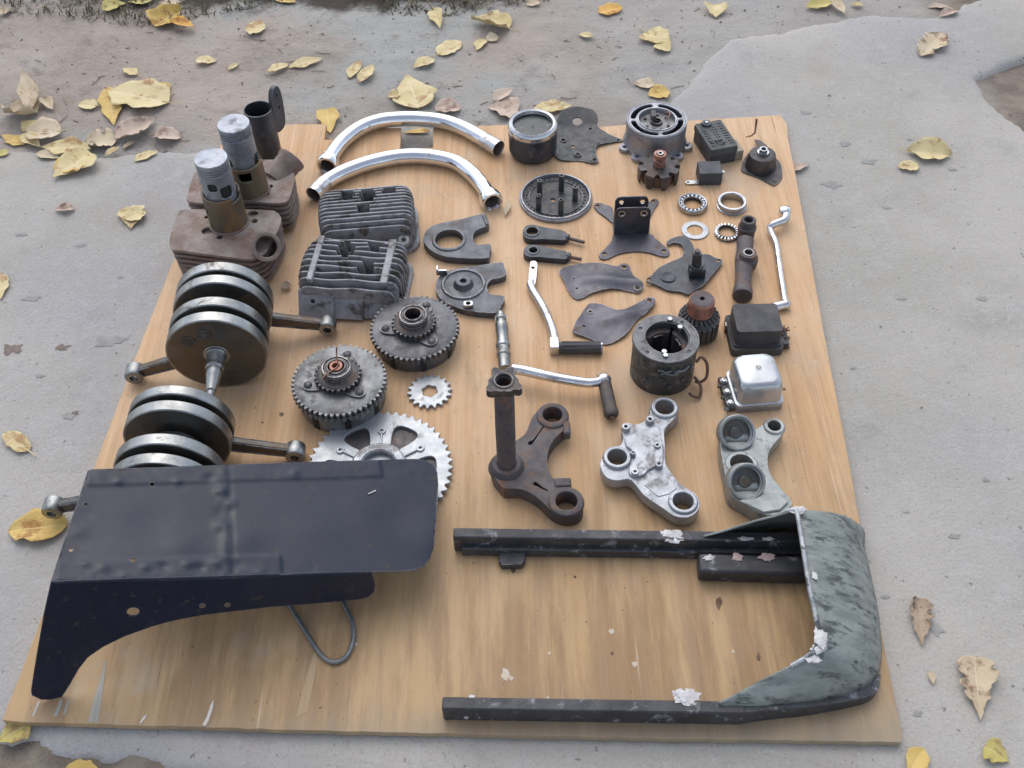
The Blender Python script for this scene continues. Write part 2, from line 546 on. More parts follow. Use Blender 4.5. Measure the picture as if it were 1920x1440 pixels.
def sheet(name, xs, ys, hz, m):
    nx, ny = len(xs), len(ys)
    vs = [(x, y, hz[j][i]) for j, y in enumerate(ys) for i, x in enumerate(xs)]
    fs = [(j * nx + i, j * nx + i + 1, (j + 1) * nx + i + 1, (j + 1) * nx + i) for j in range(ny - 1) for i in range(nx - 1)]
    me = bpy.data.meshes.new(name)
    me.from_pydata(vs, [], fs)
    for p in me.polygons: p.use_smooth = True
    me.materials.append(m)
    o = bpy.data.objects.new(name, me); COL.objects.link(o)
    o['kind'] = 'structure'
    return o


def ground_mat(name, kind):
    m = bpy.data.materials.new(name); m.use_nodes = True
    nt = m.node_tree; N = nt.nodes; L = nt.links
    b = N['Principled BSDF']
    tc = N.new('ShaderNodeTexCoord'); vec = tc.outputs['Object']

    def noi(sc, det=6, ro=.6, off=(0, 0, 0), dist=0.0):
        mp = N.new('ShaderNodeMapping'); mp.inputs['Location'].default_value = off; L.new(vec, mp.inputs[0])
        n = N.new('ShaderNodeTexNoise'); n.inputs['Scale'].default_value = sc; n.inputs['Detail'].default_value = det
        n.inputs['Roughness'].default_value = ro; n.inputs['Distortion'].default_value = dist
        L.new(mp.outputs[0], n.inputs['Vector']); return n.outputs['Fac']

    def rng(v, a, bb, lo=0.0, hi=1.0):
        r = N.new('ShaderNodeMapRange'); r.interpolation_type = 'SMOOTHSTEP'
        for k, q in zip(('From Min', 'From Max', 'To Min', 'To Max'), (a, bb, lo, hi)): r.inputs[k].default_value = q
        L.new(v, r.inputs['Value']); return r.outputs[0]

    def mix(f, a, c, mode='MIX'):
        x = N.new('ShaderNodeMix'); x.data_type = 'RGBA'; x.blend_type = mode
        if isinstance(f, float): x.inputs[0].default_value = f
        else: L.new(f, x.inputs[0])
        for s, i in ((a, 6), (c, 7)):
            if isinstance(s, tuple): x.inputs[i].default_value = (*s, 1)
            else: L.new(s, x.inputs[i])
        return x.outputs[2]

    def math_(op, a, c):
        x = N.new('ShaderNodeMath'); x.operation = op
        for s, i in ((a, 0), (c, 1)):
            if isinstance(s, (int, float)): x.inputs[i].default_value = s
            else: L.new(s, x.inputs[i])
        return x.outputs[0]
    if kind == 'slab':
        col = mix(rng(noi(2.2, 5, .6), .36, .64), (.47, .435, .385), (.395, .372, .325))
        col = mix(rng(noi(1.1, 3, .5, (5, 2, 0)), .45, .65, 0, .8), col, (.385, .37, .37))
        col = mix(rng(noi(6, 6, .7, (2, 9, 0)), .54, .74, 0, .55), col, (.29, .28, .265))
        col = mix(rng(noi(34, 5, .75, (1, 1, 0)), .48, .72, 0, .55), col, (.47, .465, .46))
        col = mix(rng(noi(14, 6, .8, (3, 7, 0), .4), .645, .70, 0, .8), col, (.17, .165, .155))
        col = mix(rng(noi(75, 3, .6, (8, 3, 0)), .66, .73, 0, .75), col, (.13, .125, .12))
        col = mix(rng(noi(3.4, 4, .6, (7, 7, 0)), .57, .74, 0, .45), col, (.36, .30, .25))
        col = mix(rng(noi(210, 3, .7, (4, 3, 0)), .52, .70, 0, .45), col, (.24, .23, .215))
        col = mix(rng(noi(260, 2, .6, (2, 6, 0)), .58, .70, 0, .5), col, (.52, .505, .48))
        h = math_('ADD', math_('MULTIPLY', noi(28, 8, .7), .7), math_('MULTIPLY', noi(160, 4, .7), .45))
        bs, bd = .65, .007
    else:
        col = mix(rng(noi(2.6, 6, .65), .38, .62), (.475, .40, .34), (.39, .325, .27))
        col = mix(rng(noi(1.5, 4, .6, (4, 1, 0)), .46, .60), col, (.43, .42, .385))
        col = mix(rng(noi(9, 6, .75, (2, 5, 0)), .52, .68, 0, .7), col, (.26, .215, .185))
        col = mix(rng(noi(40, 6, .75, (5, 8, 0)), .50, .70, 0, .55), col, (.47, .435, .40))
        col = mix(rng(noi(60, 4, .7, (9, 3, 0)), .63, .72, 0, .55), col, (.15, .12, .10))
        sx = N.new('ShaderNodeSeparateXYZ'); L.new(vec, sx.inputs[0])
        yy = math_('ADD', sx.outputs[1], math_('MULTIPLY', noi(3.0, 5, .7, (1, 4, 0)), .55))
        hum = rng(yy, 2.69, 2.77)
        xx = rng(math_('ABSOLUTE', math_('ADD', sx.outputs[0], .60), 0), .62, .80, 1, 0)
        col = mix(math_('MULTIPLY', hum, xx), col, (.075, .06, .047))
        # pale dust trodden off the slab over the soil on the right
        col = mix(math_('MULTIPLY', rng(math_('ADD', sx.outputs[0], math_('MULTIPLY', noi(4, 5, .7, (3, 3, 0)), .6)), .25, .75), .7), col, (.45, .42, .385))
        # dark soil where the slab is broken out (right) and in front of the slab (below)
        d1 = rng(sx.outputs[1], .58, .70, 1, 0)
        d2 = rng(sx.outputs[0], 1.0, 1.12)
        col = mix(math_('MAXIMUM', d1, d2), col, mix(rng(noi(12, 6, .7), .35, .65), (.34, .285, .225), (.215, .175, .14)))
        h = math_('ADD', math_('MULTIPLY', noi(22, 8, .75), 1.0), math_('MULTIPLY', noi(110, 5, .75), .5))
        bs, bd = .9, .011
    L.new(col, b.inputs['Base Color'])
    b.inputs['Roughness'].default_value = .9
    b.inputs['Specular IOR Level'].default_value = .25
    bp = N.new('ShaderNodeBump'); bp.inputs['Strength'].default_value = bs; bp.inputs['Distance'].default_value = bd
    L.new(h, bp.inputs['Height']); L.new(bp.outputs[0], b.inputs['Normal'])
    return m


MT['slab'] = ground_mat('weathered_concrete', 'slab')
MT['dirt'] = ground_mat('trodden_soil', 'dirt')
xs = grow(-1.7, 1.7, .011, 45); ys = grow(.30, 2.85, .011, 45)
XX, YY = np.meshgrid(xs, ys)
DH = np.array([[dirt_h(x, y) if abs(x) < 3 and abs(y) < 4 else -.03 for x in xs] for y in ys])
dirt = sheet('dirt_ground', xs, ys, DH, MT['dirt'])
SD = sdist(XX, YY, slab_poly)
HD = sdist(XX, YY, hollow_poly)
NO = np.array([[.011 * fbm(x + 9, y, 9, 4) + .007 * fbm(x, y + 5, 30, 3) if abs(x) < 3 and abs(y) < 4 else 0 for x in xs] for y in ys])
TOP = np.array([[slab_top(x, y) if abs(x) < 3 and abs(y) < 4 else -.0142 for x in xs] for y in ys])
dd = np.minimum(SD + NO, -HD + NO * .8)
q = np.clip(-(dd) / .045, 0, 1); q = q * q * (3 - 2 * q)
lip = np.clip(1 - dd / .08, 0, 1) ** 2 * .006
SH = TOP - lip * (dd > 0) - .006 * (dd <= 0) - .085 * q
slab = sheet('concrete_slab', xs, ys, SH, MT['slab'])
_pick = lambda A, x, y: float(A[np.abs(ys - y).argmin(), np.abs(xs - x).argmin()])


def gh(x, y):
    return max(_pick(DH, x, y), _pick(SH, x, y))


# ---- plywood board
def wood_mat():
    m = bpy.data.materials.new('weathered_plywood'); m.use_nodes = True
    nt = m.node_tree; N = nt.nodes; L = nt.links
    b = N['Principled BSDF']
    tc = N.new('ShaderNodeTexCoord')

    def noi(sc, det=5, ro=.6, s=(1, 1, 1), off=(0, 0, 0), dist=0.0):
        mp = N.new('ShaderNodeMapping'); mp.inputs['Scale'].default_value = s; mp.inputs['Location'].default_value = off
        L.new(tc.outputs['Object'], mp.inputs[0])
        n = N.new('ShaderNodeTexNoise'); n.inputs['Scale'].default_value = sc; n.inputs['Detail'].default_value = det
        n.inputs['Roughness'].default_value = ro; n.inputs['Distortion'].default_value = dist
        L.new(mp.outputs[0], n.inputs['Vector']); return n.outputs['Fac']

    def rng(v, a, bb, lo=0.0, hi=1.0):
        r = N.new('ShaderNodeMapRange'); r.interpolation_type = 'SMOOTHSTEP'
        for k, q in zip(('From Min', 'From Max', 'To Min', 'To Max'), (a, bb, lo, hi)): r.inputs[k].default_value = q
        L.new(v, r.inputs['Value']); return r.outputs[0]

    def mix(f, a, c):
        x = N.new('ShaderNodeMix'); x.data_type = 'RGBA'
        L.new(f, x.inputs[0])
        for s, i in ((a, 6), (c, 7)):
            if isinstance(s, tuple): x.inputs[i].default_value = (*s, 1)
            else: L.new(s, x.inputs[i])
        return x.outputs[2]

    def math_(op, a, c):
        x = N.new('ShaderNodeMath'); x.operation = op
        for s, i in ((a, 0), (c, 1)):
            if isinstance(s, (int, float)): x.inputs[i].default_value = s
            else: L.new(s, x.inputs[i])
        return x.outputs[0]
    g1 = noi(22, 6, .6, (1.5, .07, 1), (0, 0, 0), .35)
    g2 = noi(120, 6, .7, (1.6, .035, 1), (3, 1, 0), .1)
    g3 = noi(3.0, 5, .65, (1, .7, 1), (6, 2, 0))
    col = mix(rng(g1, .36, .66), (.67, .42, .225), (.57, .335, .165))
    col = mix(rng(g2, .45, .66, 0, .55), col, (.42, .25, .125))
    col = mix(rng(g3, .40, .66, 0, .55), col, (.70, .50, .32))
    col = mix(rng(noi(12, 6, .75, (1.7, .45, 1), (2, 8, 0)), .52, .68, 0, .5), col, (.40, .27, .165))
    col = mix(rng(noi(34, 5, .7, (1.2, .6, 1), (9, 4, 0)), .60, .70, 0, .4), col, (.72, .57, .42))
    # browner front: ingrained dirt, partly haze that pales the back, put into the colour
    sx = N.new('ShaderNodeSeparateXYZ'); L.new(tc.outputs['Object'], sx.inputs[0])
    fr = rng(math_('ADD', sx.outputs[1], math_('MULTIPLY', noi(5, 6, .7, (1, .8, 1), (1, 1, 0)), .5)), -.36, .35, 1, 0)
    col = mix(math_('MULTIPLY', fr, .78), col, mix(rng(noi(8, 6, .7, (2.4, .28, 1), (4, 4, 0)), .40, .60), (.47, .31, .15), (.27, .17, .085)))
    col = mix(rng(noi(150, 2, .5, (1, .8, 1)), .70, .76, 0, .8), col, (.10, .065, .045))
    col = mix(rng(noi(60, 4, .7, (2.2, .035, 1), (4, 9, 0)), .63, .70, 0, .5), col, (.74, .60, .45))
    col = mix(rng(noi(50, 4, .7, (2.0, .05, 1), (8, 2, 0)), .63, .70, 0, .6), col, (.24, .14, .07))
    col = mix(rng(noi(4.5, 5, .7, (1, .8, 1), (3, 3, 0)), .54, .70, 0, .5), col, (.47, .385, .295))
    ed = rng(math_('ADD', sx.outputs[1], math_('MULTIPLY', noi(30, 6, .8, (1.3, .3, 1), (5, 5, 0)), .12)), -.63, -.53, 1, 0)
    col = mix(math_('MULTIPLY', ed, .8), col, (.30, .25, .18))
    L.new(col, b.inputs['Base Color'])
    L.new(rng(g1, .3, .7, .48, .66), b.inputs['Roughness'])
    b.inputs['Specular IOR Level'].default_value = .35
    bp = N.new('ShaderNodeBump'); bp.inputs['Strength'].default_value = .25; bp.inputs['Distance'].default_value = .0015
    L.new(math_('ADD', g2, g1), bp.inputs['Height']); L.new(bp.outputs[0], b.inputs['Normal'])
    return m


MT['wood'] = wood_mat()
MT['bare_wood'] = mat('bare_grey_wood', (.46, .43, .37), (.36, .33, .28), (.7, .85), 0, 30, .3, stretch=(2, .2, 1))
MT['split_wood'] = mat('fresh_split_wood', (.74, .70, .62), (.62, .55, .45), (.7, .85), 0, 30, .3)
BT = .0122
board = thing('plywood_board', 'large worn orange brown plywood board lying on the concrete under all the parts', 'board', (0, 1.2, 0))
bo = [(428, 238), (480, 235), (560, 233), (612, 233), (610, 247), (608, 262), (640, 262), (655, 240), (752, 240), (751, 262), (750, 279), (812, 277), (812, 240), (950, 234), (1120, 238), (1260, 228), (1380, 221), (1440, 217), (1464, 216), (1475, 232), (1478, 262), (1490, 320), (1512, 440), (1548, 640), (1585, 830), (1620, 1020), (1655, 1200), (1692, 1378), (1690, 1392)]
n_f = 70
for i in range(1, n_f):
    t = i / n_f
    bo.append((1690 + (6 - 1690) * t, 1392 + (1352 - 1392) * t + 4 * math.sin(t * PI) + random.uniform(-1.3, 1.3)))
bo += [(4, 1350), (40, 1260), (96, 1110), (180, 868), (262, 650), (325, 490), (380, 360)]
crack = [(1417, 222), (1421, 223), (1419, 236), (1417, 250), (1409, 256), (1399, 258), (1398, 256), (1408, 253.5), (1414, 248), (1415.5, 236)]
b_l = Vector((0, 1.2, 0))
mb = MB().plate(loc2(bo, 0, b_l), -BT, 0, [loc2(crack, 0, b_l)])
mb.build('panel', MT['wood'], board, bevel=.0012)


def chip(name, pts, m, h=.0005):
    return MB().plate(loc2(pts, 0, b_l), -.001, h).build(name, m, board)


chip('bare_streak', [(199, 1236), (196, 1275), (188, 1330), (183, 1355), (166, 1354), (173, 1322), (186, 1280), (195, 1245)], MT['bare_wood'])
chip('splinter', [(402, 1313), (399, 1330), (392, 1352), (386, 1362), (380, 1361), (389, 1344), (396, 1322)], MT['split_wood'], .0025)
chip('splinter', [(276, 1339), (272, 1348), (265, 1357), (262, 1356), (268, 1346)], MT['split_wood'], .0012)
chip('bare_streak', [(113, 1310), (118, 1314), (108, 1342), (100, 1345)], MT['bare_wood'])
chip('bare_streak', [(72, 1314), (76, 1316), (64, 1344), (60, 1343)], MT['bare_wood'])
chip('bare_streak', [(128, 1312), (131, 1314), (122, 1340), (118, 1340)], MT['bare_wood'])
chip('bare_streak', [(592, 1218), (596, 1240), (576, 1335), (556, 1345), (566, 1300), (580, 1250)], mat('pale_veneer', (.46, .33, .19), (.40, .27, .15), (.6, .8), 0, 20, .2, stretch=(2, .2, 1)))
MT['paint_spot'] = mat('white_paint_spot', (.62, .54, .44), (.54, .42, .30), (.6, .8), 0, 60, .2)
for cx, cy, r in ((1146, 1183, 6), (1190, 1245, 6), (948, 1264, 11), (958, 1272, 6), (1375, 1222, 4), (1027, 1310, 4), (668, 1208, 4), (1030, 1225, 3)):
    o = [(cx + r * random.uniform(.5, 1.1) * math.cos(a), cy + r * random.uniform(.6, 1.2) * math.sin(a)) for a in [2 * PI * k / 9 for k in range(9)]]
    chip('paint_spot', smo(o, 3), MT['paint_spot'])
MT['knot'] = mat('dark_knot', (.13, .075, .045), (.2, .12, .07), (.6, .8), 0, 60, .2)
for cx, cy, r, e in ((1348, 1130, 6, 2.2), (962, 1070, 5, 1), (530, 540, 3, 1), (1078, 1082, 3, 1), (1148, 1225, 3, 1.4), (528, 777, 5, .9), (492, 792, 3, .8), (1422, 1232, 4, 2.4), (1450, 965, 3, 1), (1470, 730, 4, .7)):
    o = [(cx + r * random.uniform(.7, 1.1) * math.cos(a), cy + e * r * random.uniform(.7, 1.1) * math.sin(a)) for a in [2 * PI * k / 8 for k in range(8)]]
    chip('knot', smo(o, 3), MT['knot'], .0002)


# ---- stains and pits on the slab (each a thin irregular patch following the surface)
MT['stain'] = mat('dark_slab_stain', (.27, .262, .245), (.35, .34, .315), (.85, .95), 0, 40, .2)
MT['pit'] = mat('brown_pit_soil', (.17, .13, .105), (.24, .195, .165), (.85, .95), 0, 40, .4)
def stain(px, py, rx, ry, m, name='stain', n=26):
    c = P(px, py, -.014); sx_ = rad(px, py, -.014, rx); sy_ = sx_ * ry / rx * 1.35
    rnd = random.Random(int(px * 3 + py)); ph = rnd.uniform(0, 9)
    rim = [1 + .75 * mnoise.noise(Vector((math.cos(2 * PI * k / n) * 1.6 + ph, math.sin(2 * PI * k / n) * 1.6, 0))) + rnd.uniform(-.14, .14) for k in range(n)]
    vs = [(c.x, c.y, max(_pick(SH, c.x, c.y), -.05) + .0010)]
    for k in range(n):
        x = c.x + sx_ * rim[k] * math.cos(2 * PI * k / n); y = c.y + sy_ * rim[k] * math.sin(2 * PI * k / n)
        vs.append((x, y, _pick(SH, x, y) + .0008))
    fs = [(0, 1 + k, 1 + (k + 1) % n) for k in range(n)]
    return MB().add(vs, fs).build(name, m, slab, smooth=80)
for s in ((1511, 211, 8, 4), (1585, 270, 13, 6), (1630, 303, 11, 6), (1558, 346, 16, 7), (1662, 389, 7, 3), (1785, 318, 8, 3), (1706, 262, 6, 2), (1497, 382, 6, 4), (1752, 264, 4, 2), (1790, 1005, 10, 4), (1850, 900, 7, 3), (1700, 960, 5, 2), (1755, 1180, 12, 8), (1660, 1120, 7, 3), (1690, 560, 9, 3), (1840, 560, 12, 5), (1600, 690, 6, 3), (1720, 1338, 8, 5), (150, 460, 9, 4), (60, 560, 14, 5), (205, 640, 26, 10), (75, 705, 8, 3), (130, 780, 12, 5), (225, 520, 8, 3), (40, 440, 10, 4)):
    stain(*s, MT['stain'])
for s in ((22, 655, 17, 9), (117, 652, 12, 6), (140, 775, 8, 4)):
    stain(*s, MT['pit'], 'pit')

# ================================================================== THINGS ON THE BOARD
V = Vector

# ---- finned cylinder barrels standing upside down, sleeve up, with the pistons stuck in them
def barrel(label, deck_px, c_px, sleeve_ty, port_holes, stub, wins, zd=.078):
    c = P(c_px[0], c_px[1], zd); L = V((c.x, c.y, 0))
    t = thing('cylinder_barrel', label, 'engine cylinder', L, 0, 'rusty engine cylinders')
    o = smo(loc2(deck_px, zd, L), 3)
    hs = [circ(x, y, r, 20, ry=ry) for x, y, r, ry in port_holes]
    MB().plate(o, zd - .006, zd, hs + [circ(0, 0, .030, 32)]).build('deck', MT['rusty_iron'], t, bevel=.001)
    MB().plate([(x * .62, y * .62) for x, y in o], 0.0, zd - .008).build('core', MT['rusty_iron'], t)
    for i in range(1, 6):
        z = zd - .0125 * i
        k = 1.0 - .006 * i + random.uniform(-.006, .006)
        MB().plate([(x * k, y * k) for x, y in o], z - .0045, z).build('fin', MT['rusty_iron'], t, bevel=.0008)
    zt = zat(c_px[0], c_px[1], sleeve_ty, zd)
    wall(.0345, zd - .004, zt, wins=wins).build('sleeve', MT['sleeve'], t, solid=.004, smooth=50)
    MB().lathe([(.0345, zd), (.0375, zd), (.0375, zd + .003), (.0345, zd + .003)], 40, None, True).build('sleeve_collar', MT['rusty_iron'], t)
    p, d, r, ln = stub
    p = V(p) - L; d = V(d).normalized()
    s = MB().lathe([(r * .70, -.03), (r * .95, -.03), (r * .97, ln * .6), (r * 1.06, ln * .75), (r * 1.06, ln), (r * .78, ln), (r * .72, ln - .006)], 36, axis_m(p, d), True)
    s.cyl(p - d * .02, p - d * .018, r * .8)
    s.build('exhaust_port', MT['rusty_iron'], t, bevel=.001)
    return t, c, zt


def piston(label, c, zt, top, pins):
    t = thing('piston', label, 'piston', (c.x, c.y, zt - .012), 0, 'pistons standing in the cylinder sleeves')
    h = top - (zt - .012)
    wall(.0292, 0, h - .022, 96, 40, pins).build('skirt', MT['piston'], t, solid=.003, smooth=50)
    pr = [(.0262, h - .026), (.0292, h - .022)]
    z = h - .022
    for k in range(3):
        pr += [(.0292, z + .0005), (.0272, z + .0006), (.0272, z + .0026), (.0292, z + .0027)]
        z += .0052
    pr += [(.0292, h - .0015), (.0282, h), (.02, h + .0012), (0, h + .002)]
    MB().lathe(pr, 64).build('crown', MT['piston'], t, smooth=30)
    MB().cyl((-.03, 0, h * .35), (.03, 0, h * .35), .008).build('pin_bore', MT['hole_dark'], t) if False else None
    MB().lathe([(.0255, 0), (.0258, h - .03), (0, h - .028)], 40).build('inner_wall', MT['hole_dark'], t)
    return t


deck1 = [(321, 466), (318, 446), (326, 420), (334, 398), (345, 393), (385, 392), (460, 392), (508, 394), (519, 398), (527, 408), (524, 425), (518, 437), (500, 470), (478, 484), (460, 486), (400, 478), (340, 470)]
c1 = P(430, 417, .078); f1 = lambda x, y: (P(*z1(x, y, ZA), .078) - c1)
ph = []
for x, y, rx, k in ((648, 1003, 38, .9), (940, 893, 34, .8), (643, 915, 14, 1), (950, 940, 20, 1), (727, 1043, 20, 1)):
    w = f1(x, y); r = rx / 3.429 * .00098; ph.append((w.x, w.y, r, r * k))
b1, c1, z1t = barrel('rusty finned engine cylinder nearest the crankshafts, open exhaust port facing front', deck1, (430, 417), 357, ph, (P(499, 464, .072), (.22, -.62, .62), .0255, .026), [(214, .121, .006, .010), (-25, .155, .013, .014)])
piston('piston with round pin hole in the front rusty cylinder, left of the other', c1, z1t, zat(430, 417, 296, .078), [(-96, .039, .0085, .0085), (-50, .025, .0115, .0125)])
deck2 = [(354, 378), (353, 360), (360, 336), (368, 322), (395, 305), (440, 300), (518, 299), (534, 300), (546, 312), (553, 332), (549, 352), (543, 370), (535, 379), (510, 381), (470, 378), (410, 382)]
c2 = P(470, 356, .078); f2 = lambda x, y: (P(*z1(x, y, ZA), .078) - c2)
ph = []
for x, y, rx, k in ((1000, 765, 46, .6), (1052, 717, 17, 1), (860, 760, 17, 1)):
    w = f2(x, y); r = rx / 3.429 * .00102; ph.append((w.x, w.y, r, r * k))
b2, c2, z2t = barrel('rusty finned engine cylinder at the back, exhaust stub turned to the right', deck2, (470, 356), 299, ph, (P(531, 318, .074), (.50, .62, .30), .0265, .030), [(-80, .132, .0125, .0105), (20, .152, .012, .012)])
piston('piston in the back rusty cylinder beside the black tube', c2, z2t, zat(470, 356, 231, .078), [(-135, .020, .009, .0095), (-10, .016, .010, .014)])

# ---- black tube with a lug
L = P(506, 301); h = zat(508, 301, 204)
t = thing('bracket_tube', 'black steel tube standing on end with a pointed lug, behind the rusty cylinders', 'tube', L)
MB().lathe([(.0285, 0), (.0285, h), (.0262, h), (.0262, 0)], 48, None, True).build('tube', MT['black_paint'], t, bevel=.0006)
lug = [(-.012, 0), (.018, .0), (.027, .05), (.026, .085), (.020, .100), (.008, .103), (-.002, .094), (-.010, .065), (-.014, .03)]
m4 = Matrix.Translation((.030, .012, h - .058)) @ Matrix.Rotation(R_(66), 4, 'Z') @ Matrix.Rotation(R_(90), 4, 'X')
MB().plate(smo([(x, y * .9) for x, y in lug], 4), -.0048, .0048, [circ(.010, .074, .004, 12), circ(.012, .045, .004, 12)], m=m4).build('lug', MT['black_paint'], t, bevel=.001)

# ---- two chrome exhaust bends
def pipe(label, pts, coll_first, z=.0165, dull=None):
    w = [P(*z1(x, y, ZB), z) for x, y in pts]
    L = V((w[5].x, w[5].y, 0))
    t = thing('exhaust_pipe', label, 'exhaust pipe', L, 0, 'bent chrome exhaust pipes')
    w = smo([(a - L) for a in w], 8, False)
    w = [V(a) for a in w]
    MB().tube(w, .0162, 32, inner=.0015).build('bend', MT['chrome'], t, smooth=40)
    e, n = (w[0], w[1]) if coll_first else (w[-1], w[-2])
    d = (n - e).normalized()
    for e_, n_2 in ((w[0], w[1]), (w[-1], w[-2])):
        MB().lathe([(.0144, .0005), (.0144, .06), (0, .061)], 28, axis_m(e_, n_2 - e_)).build('inner_wall', MT['pipe_inner'], t)
    MB().lathe([(.0168, -.004), (.0215, -.004), (.0228, .000), (.0228, .013), (.0205, .017), (.0205, .021), (.0168, .024)], 36, axis_m(e, d), True).build('collar', MT['chrome'], t, bevel=.0006)
    e, n = (w[-1], w[-2]) if coll_first else (w[0], w[1])
    d = (n - e).normalized()
    MB().lathe([(.01635, -.001), (.0172, -.001), (.0172, .040), (.01635, .042)], 36, axis_m(e, d), True).build('end_sleeve', MT['worn_chrome'], t)
    return t


pipe('chrome exhaust bend farthest back, crossing the notch at the board\'s top edge', [(252, 448), (290, 372), (360, 285), (470, 205), (600, 160), (740, 147), (880, 150), (1010, 168), (1130, 210), (1240, 270), (1352, 338)], True)
pipe('chrome exhaust bend curving around the back cylinder head, collar at its right end', [(165, 635), (240, 560), (330, 505), (480, 445), (650, 402), (800, 387), (950, 397), (1080, 430), (1180, 500), (1255, 585), (1312, 680)], False)

# ---- cylinder heads
def fin_profile(w, h, r0, r1, gaps, n=40, wave=0.0, ph=0.0):
    """outline of one fin in its own plane: rounded ends, notches where wells cut it"""
    o = [(-w / 2, 0), (w / 2, 0)]
    top = []
    for i in range(n + 1):
        x = w / 2 - w * i / n
        d0, d1 = x + w / 2, w / 2 - x
        z = h
        if d0 < r0: z = h - r0 * .8 + r0 * .8 * math.sqrt(max(0, 1 - (1 - d0 / r0) ** 2))
        if d1 < r1: z = h - r1 * .8 + r1 * .8 * math.sqrt(max(0, 1 - (1 - d1 / r1) ** 2))
        z += wave * math.sin(x * 75 + ph)
        for gx, gw, gz in gaps:
            if abs(x - gx) < gw: z = min(z, gz)
        top.append((x, max(z, .004)))
    return o + top


def head(label, L, rz, W, D, nf, h, wells, bars, seed, wave, front):
    rnd = random.Random(seed)
    t = thing('cylinder_head', label, 'cylinder head', L, rz, 'finned cylinder heads')  # this finned part is the engine's cylinder head
    MB().plate(rrect(W, D, .028), 0, .010, [circ(sx * (W / 2 - .02), sy * (D / 2 - .018), .0045, 12) for sx in (-1, 1) for sy in (-1, 1)]).build('base_flange', MT['head_cast'], t, bevel=.0015)
    MB().plate(rrect(W * .86, D * .84, .03), .010, .026).build('dome', MT['head_cast'], t, bevel=.003)
    for i in range(nf):
        y = -D / 2 + .012 + (D - .024) * i / (nf - 1)
        u = abs(2 * i / (nf - 1) - 1)
        w = (W - .008) * (1 - .10 * u ** 3)
        hh = h * (1 - .16 * u ** 4) + rnd.uniform(-.001, .001)
        gaps = [(gx, .8 * gw * math.sqrt(max(0, 1 - ((y - gy) / gd) ** 2)), h * .48) for gx, gy, gw, gd in wells if abs(y - gy) < gd]
        pf = fin_profile(w, hh - .009, .018, .022, [(a, b_, c_) for a, b_, c_ in gaps], 46, wave, rnd.uniform(0, 6))
        m4 = Matrix.Translation((0, y, .0095)) @ Matrix.Rotation(R_(90), 4, 'X')
        MB().plate(pf, -.0017, .0017, m=m4).build('fin', MT['head_cast'], t, bevel=.0009)
    for gx, gy, gw, gd in wells:
        r = min(gw, gd) * .72
        MB().lathe([(r * .55, .012), (r * .55, h * .55), (r, h * .58), (r * 1.05, .012)], 24, Matrix.Translation((gx, gy, 0)), True).build('bolt_well', MT['head_cast'], t, bevel=.001)
    for bx, y0, y1, bw, bh in bars:
        m4 = Matrix.Translation((bx, (y0 + y1) / 2, bh))
        MB().box((bw, y1 - y0, .010), m=m4).build('cross_bar', MT['head_cast'], t, bevel=.002)
    front(t)
    return t


def front_back_head(t):
    for x in (-.060, .066):
        MB().lathe([(.0045, .0), (.0045, .014), (.0105, .014), (.0115, .0)], 20, axis_m((x, -.068, .030), (0, -.45, .75)), True).build('bolt_boss', MT['head_cast'], t, bevel=.0008)


def front_front_head(t):
    for x, w, dy in ((-.057, .064, -.005), (-.001, .056, .000), (.057, .064, .005)):
        m4 = Matrix.Translation((x, -.082 + dy, .006)) @ Matrix.Rotation(R_(58), 4, 'X')
        h = [circ(-.006 if x < 0 else .010, .034, .0042, 12)] if abs(x) > .02 else []
        MB().plate([(-w / 2, 0), (w / 2, 0), (w / 2, .044), (w / 2 - .004, .052), (w / 2 - .010, .055), (-w / 2, .055)], -.0022, .0022, h, m=m4).build('front_plate', MT['head_cast'], t, bevel=.0012)


Lh = P(694, 437); head('finned cylinder head under the chrome bend, straight close fins and three open wells', Lh, R_(5), .190, .140, 13, .076, [(-.034, .030, .016, .016), (.004, .024, .018, .018), (.046, .034, .015, .014), (-.004, -.012, .015, .012)], [], 3, .0, front_back_head)
Lh = P(670, 543); head('finned cylinder head nearest the gears, two dark bars across its wavy fins', Lh, R_(-6), .196, .150, 10, .076, [(-.016, .028, .017, .022), (.030, -.020, .018, .015), (.036, .045, .018, .012)], [(-.066, -.058, .058, .011, .073), (.066, -.058, .056, .013, .073)], 4, .0016, front_front_head)

# ---- chain guard castings
z = .016
pts = zm([(1240, 758), (1275, 765), (1292, 825), (1245, 850), (1205, 868), (1190, 900), (1198, 940), (1225, 955), (1303, 952), (1296, 1010), (1285, 1042), (1180, 1045), (1080, 1040), (1000, 1030), (930, 1000), (890, 965), (870, 925), (885, 870), (930, 832), (1010, 810), (1110, 790)], ZB)
cpx = z1(1036, 925, ZB); c = P(*cpx, z); L = V((c.x, c.y, 0))
t = thing('chain_guard_casting', 'dark forked casting with a large open round hole, below the chrome collar', 'casting', L)
hole = loc2([z1(1036 + 94 * math.cos(a), 925 + 62 * math.sin(a), ZB) for a in [2 * PI * k / 40 for k in range(40)]], z, L)
rr = sum(math.hypot(x, y) for x, y in hole) / 40
MB().plate(smo(loc2(pts, z, L), 3), 0, z, [circ(0, 0, rr, 48)]).build('body', MT['casting'], t, bevel=.0022, segs=3)
MB().lathe([(rr - .001, z - .004), (rr - .001, z + .0025), (rr + .004, z + .0025), (rr + .006, z - .001)], 48, None, True).build('hole_rim', MT['casting'], t, bevel=.0006)
a_, b_ = loc2(zm([(1255, 768), (1280, 830)], ZB), z, L)
MB().tube([(a_[0], a_[1], z + .001), (b_[0], b_[1], z + .001)], .0028, 10).build('edge_lip', MT['casting'], t)

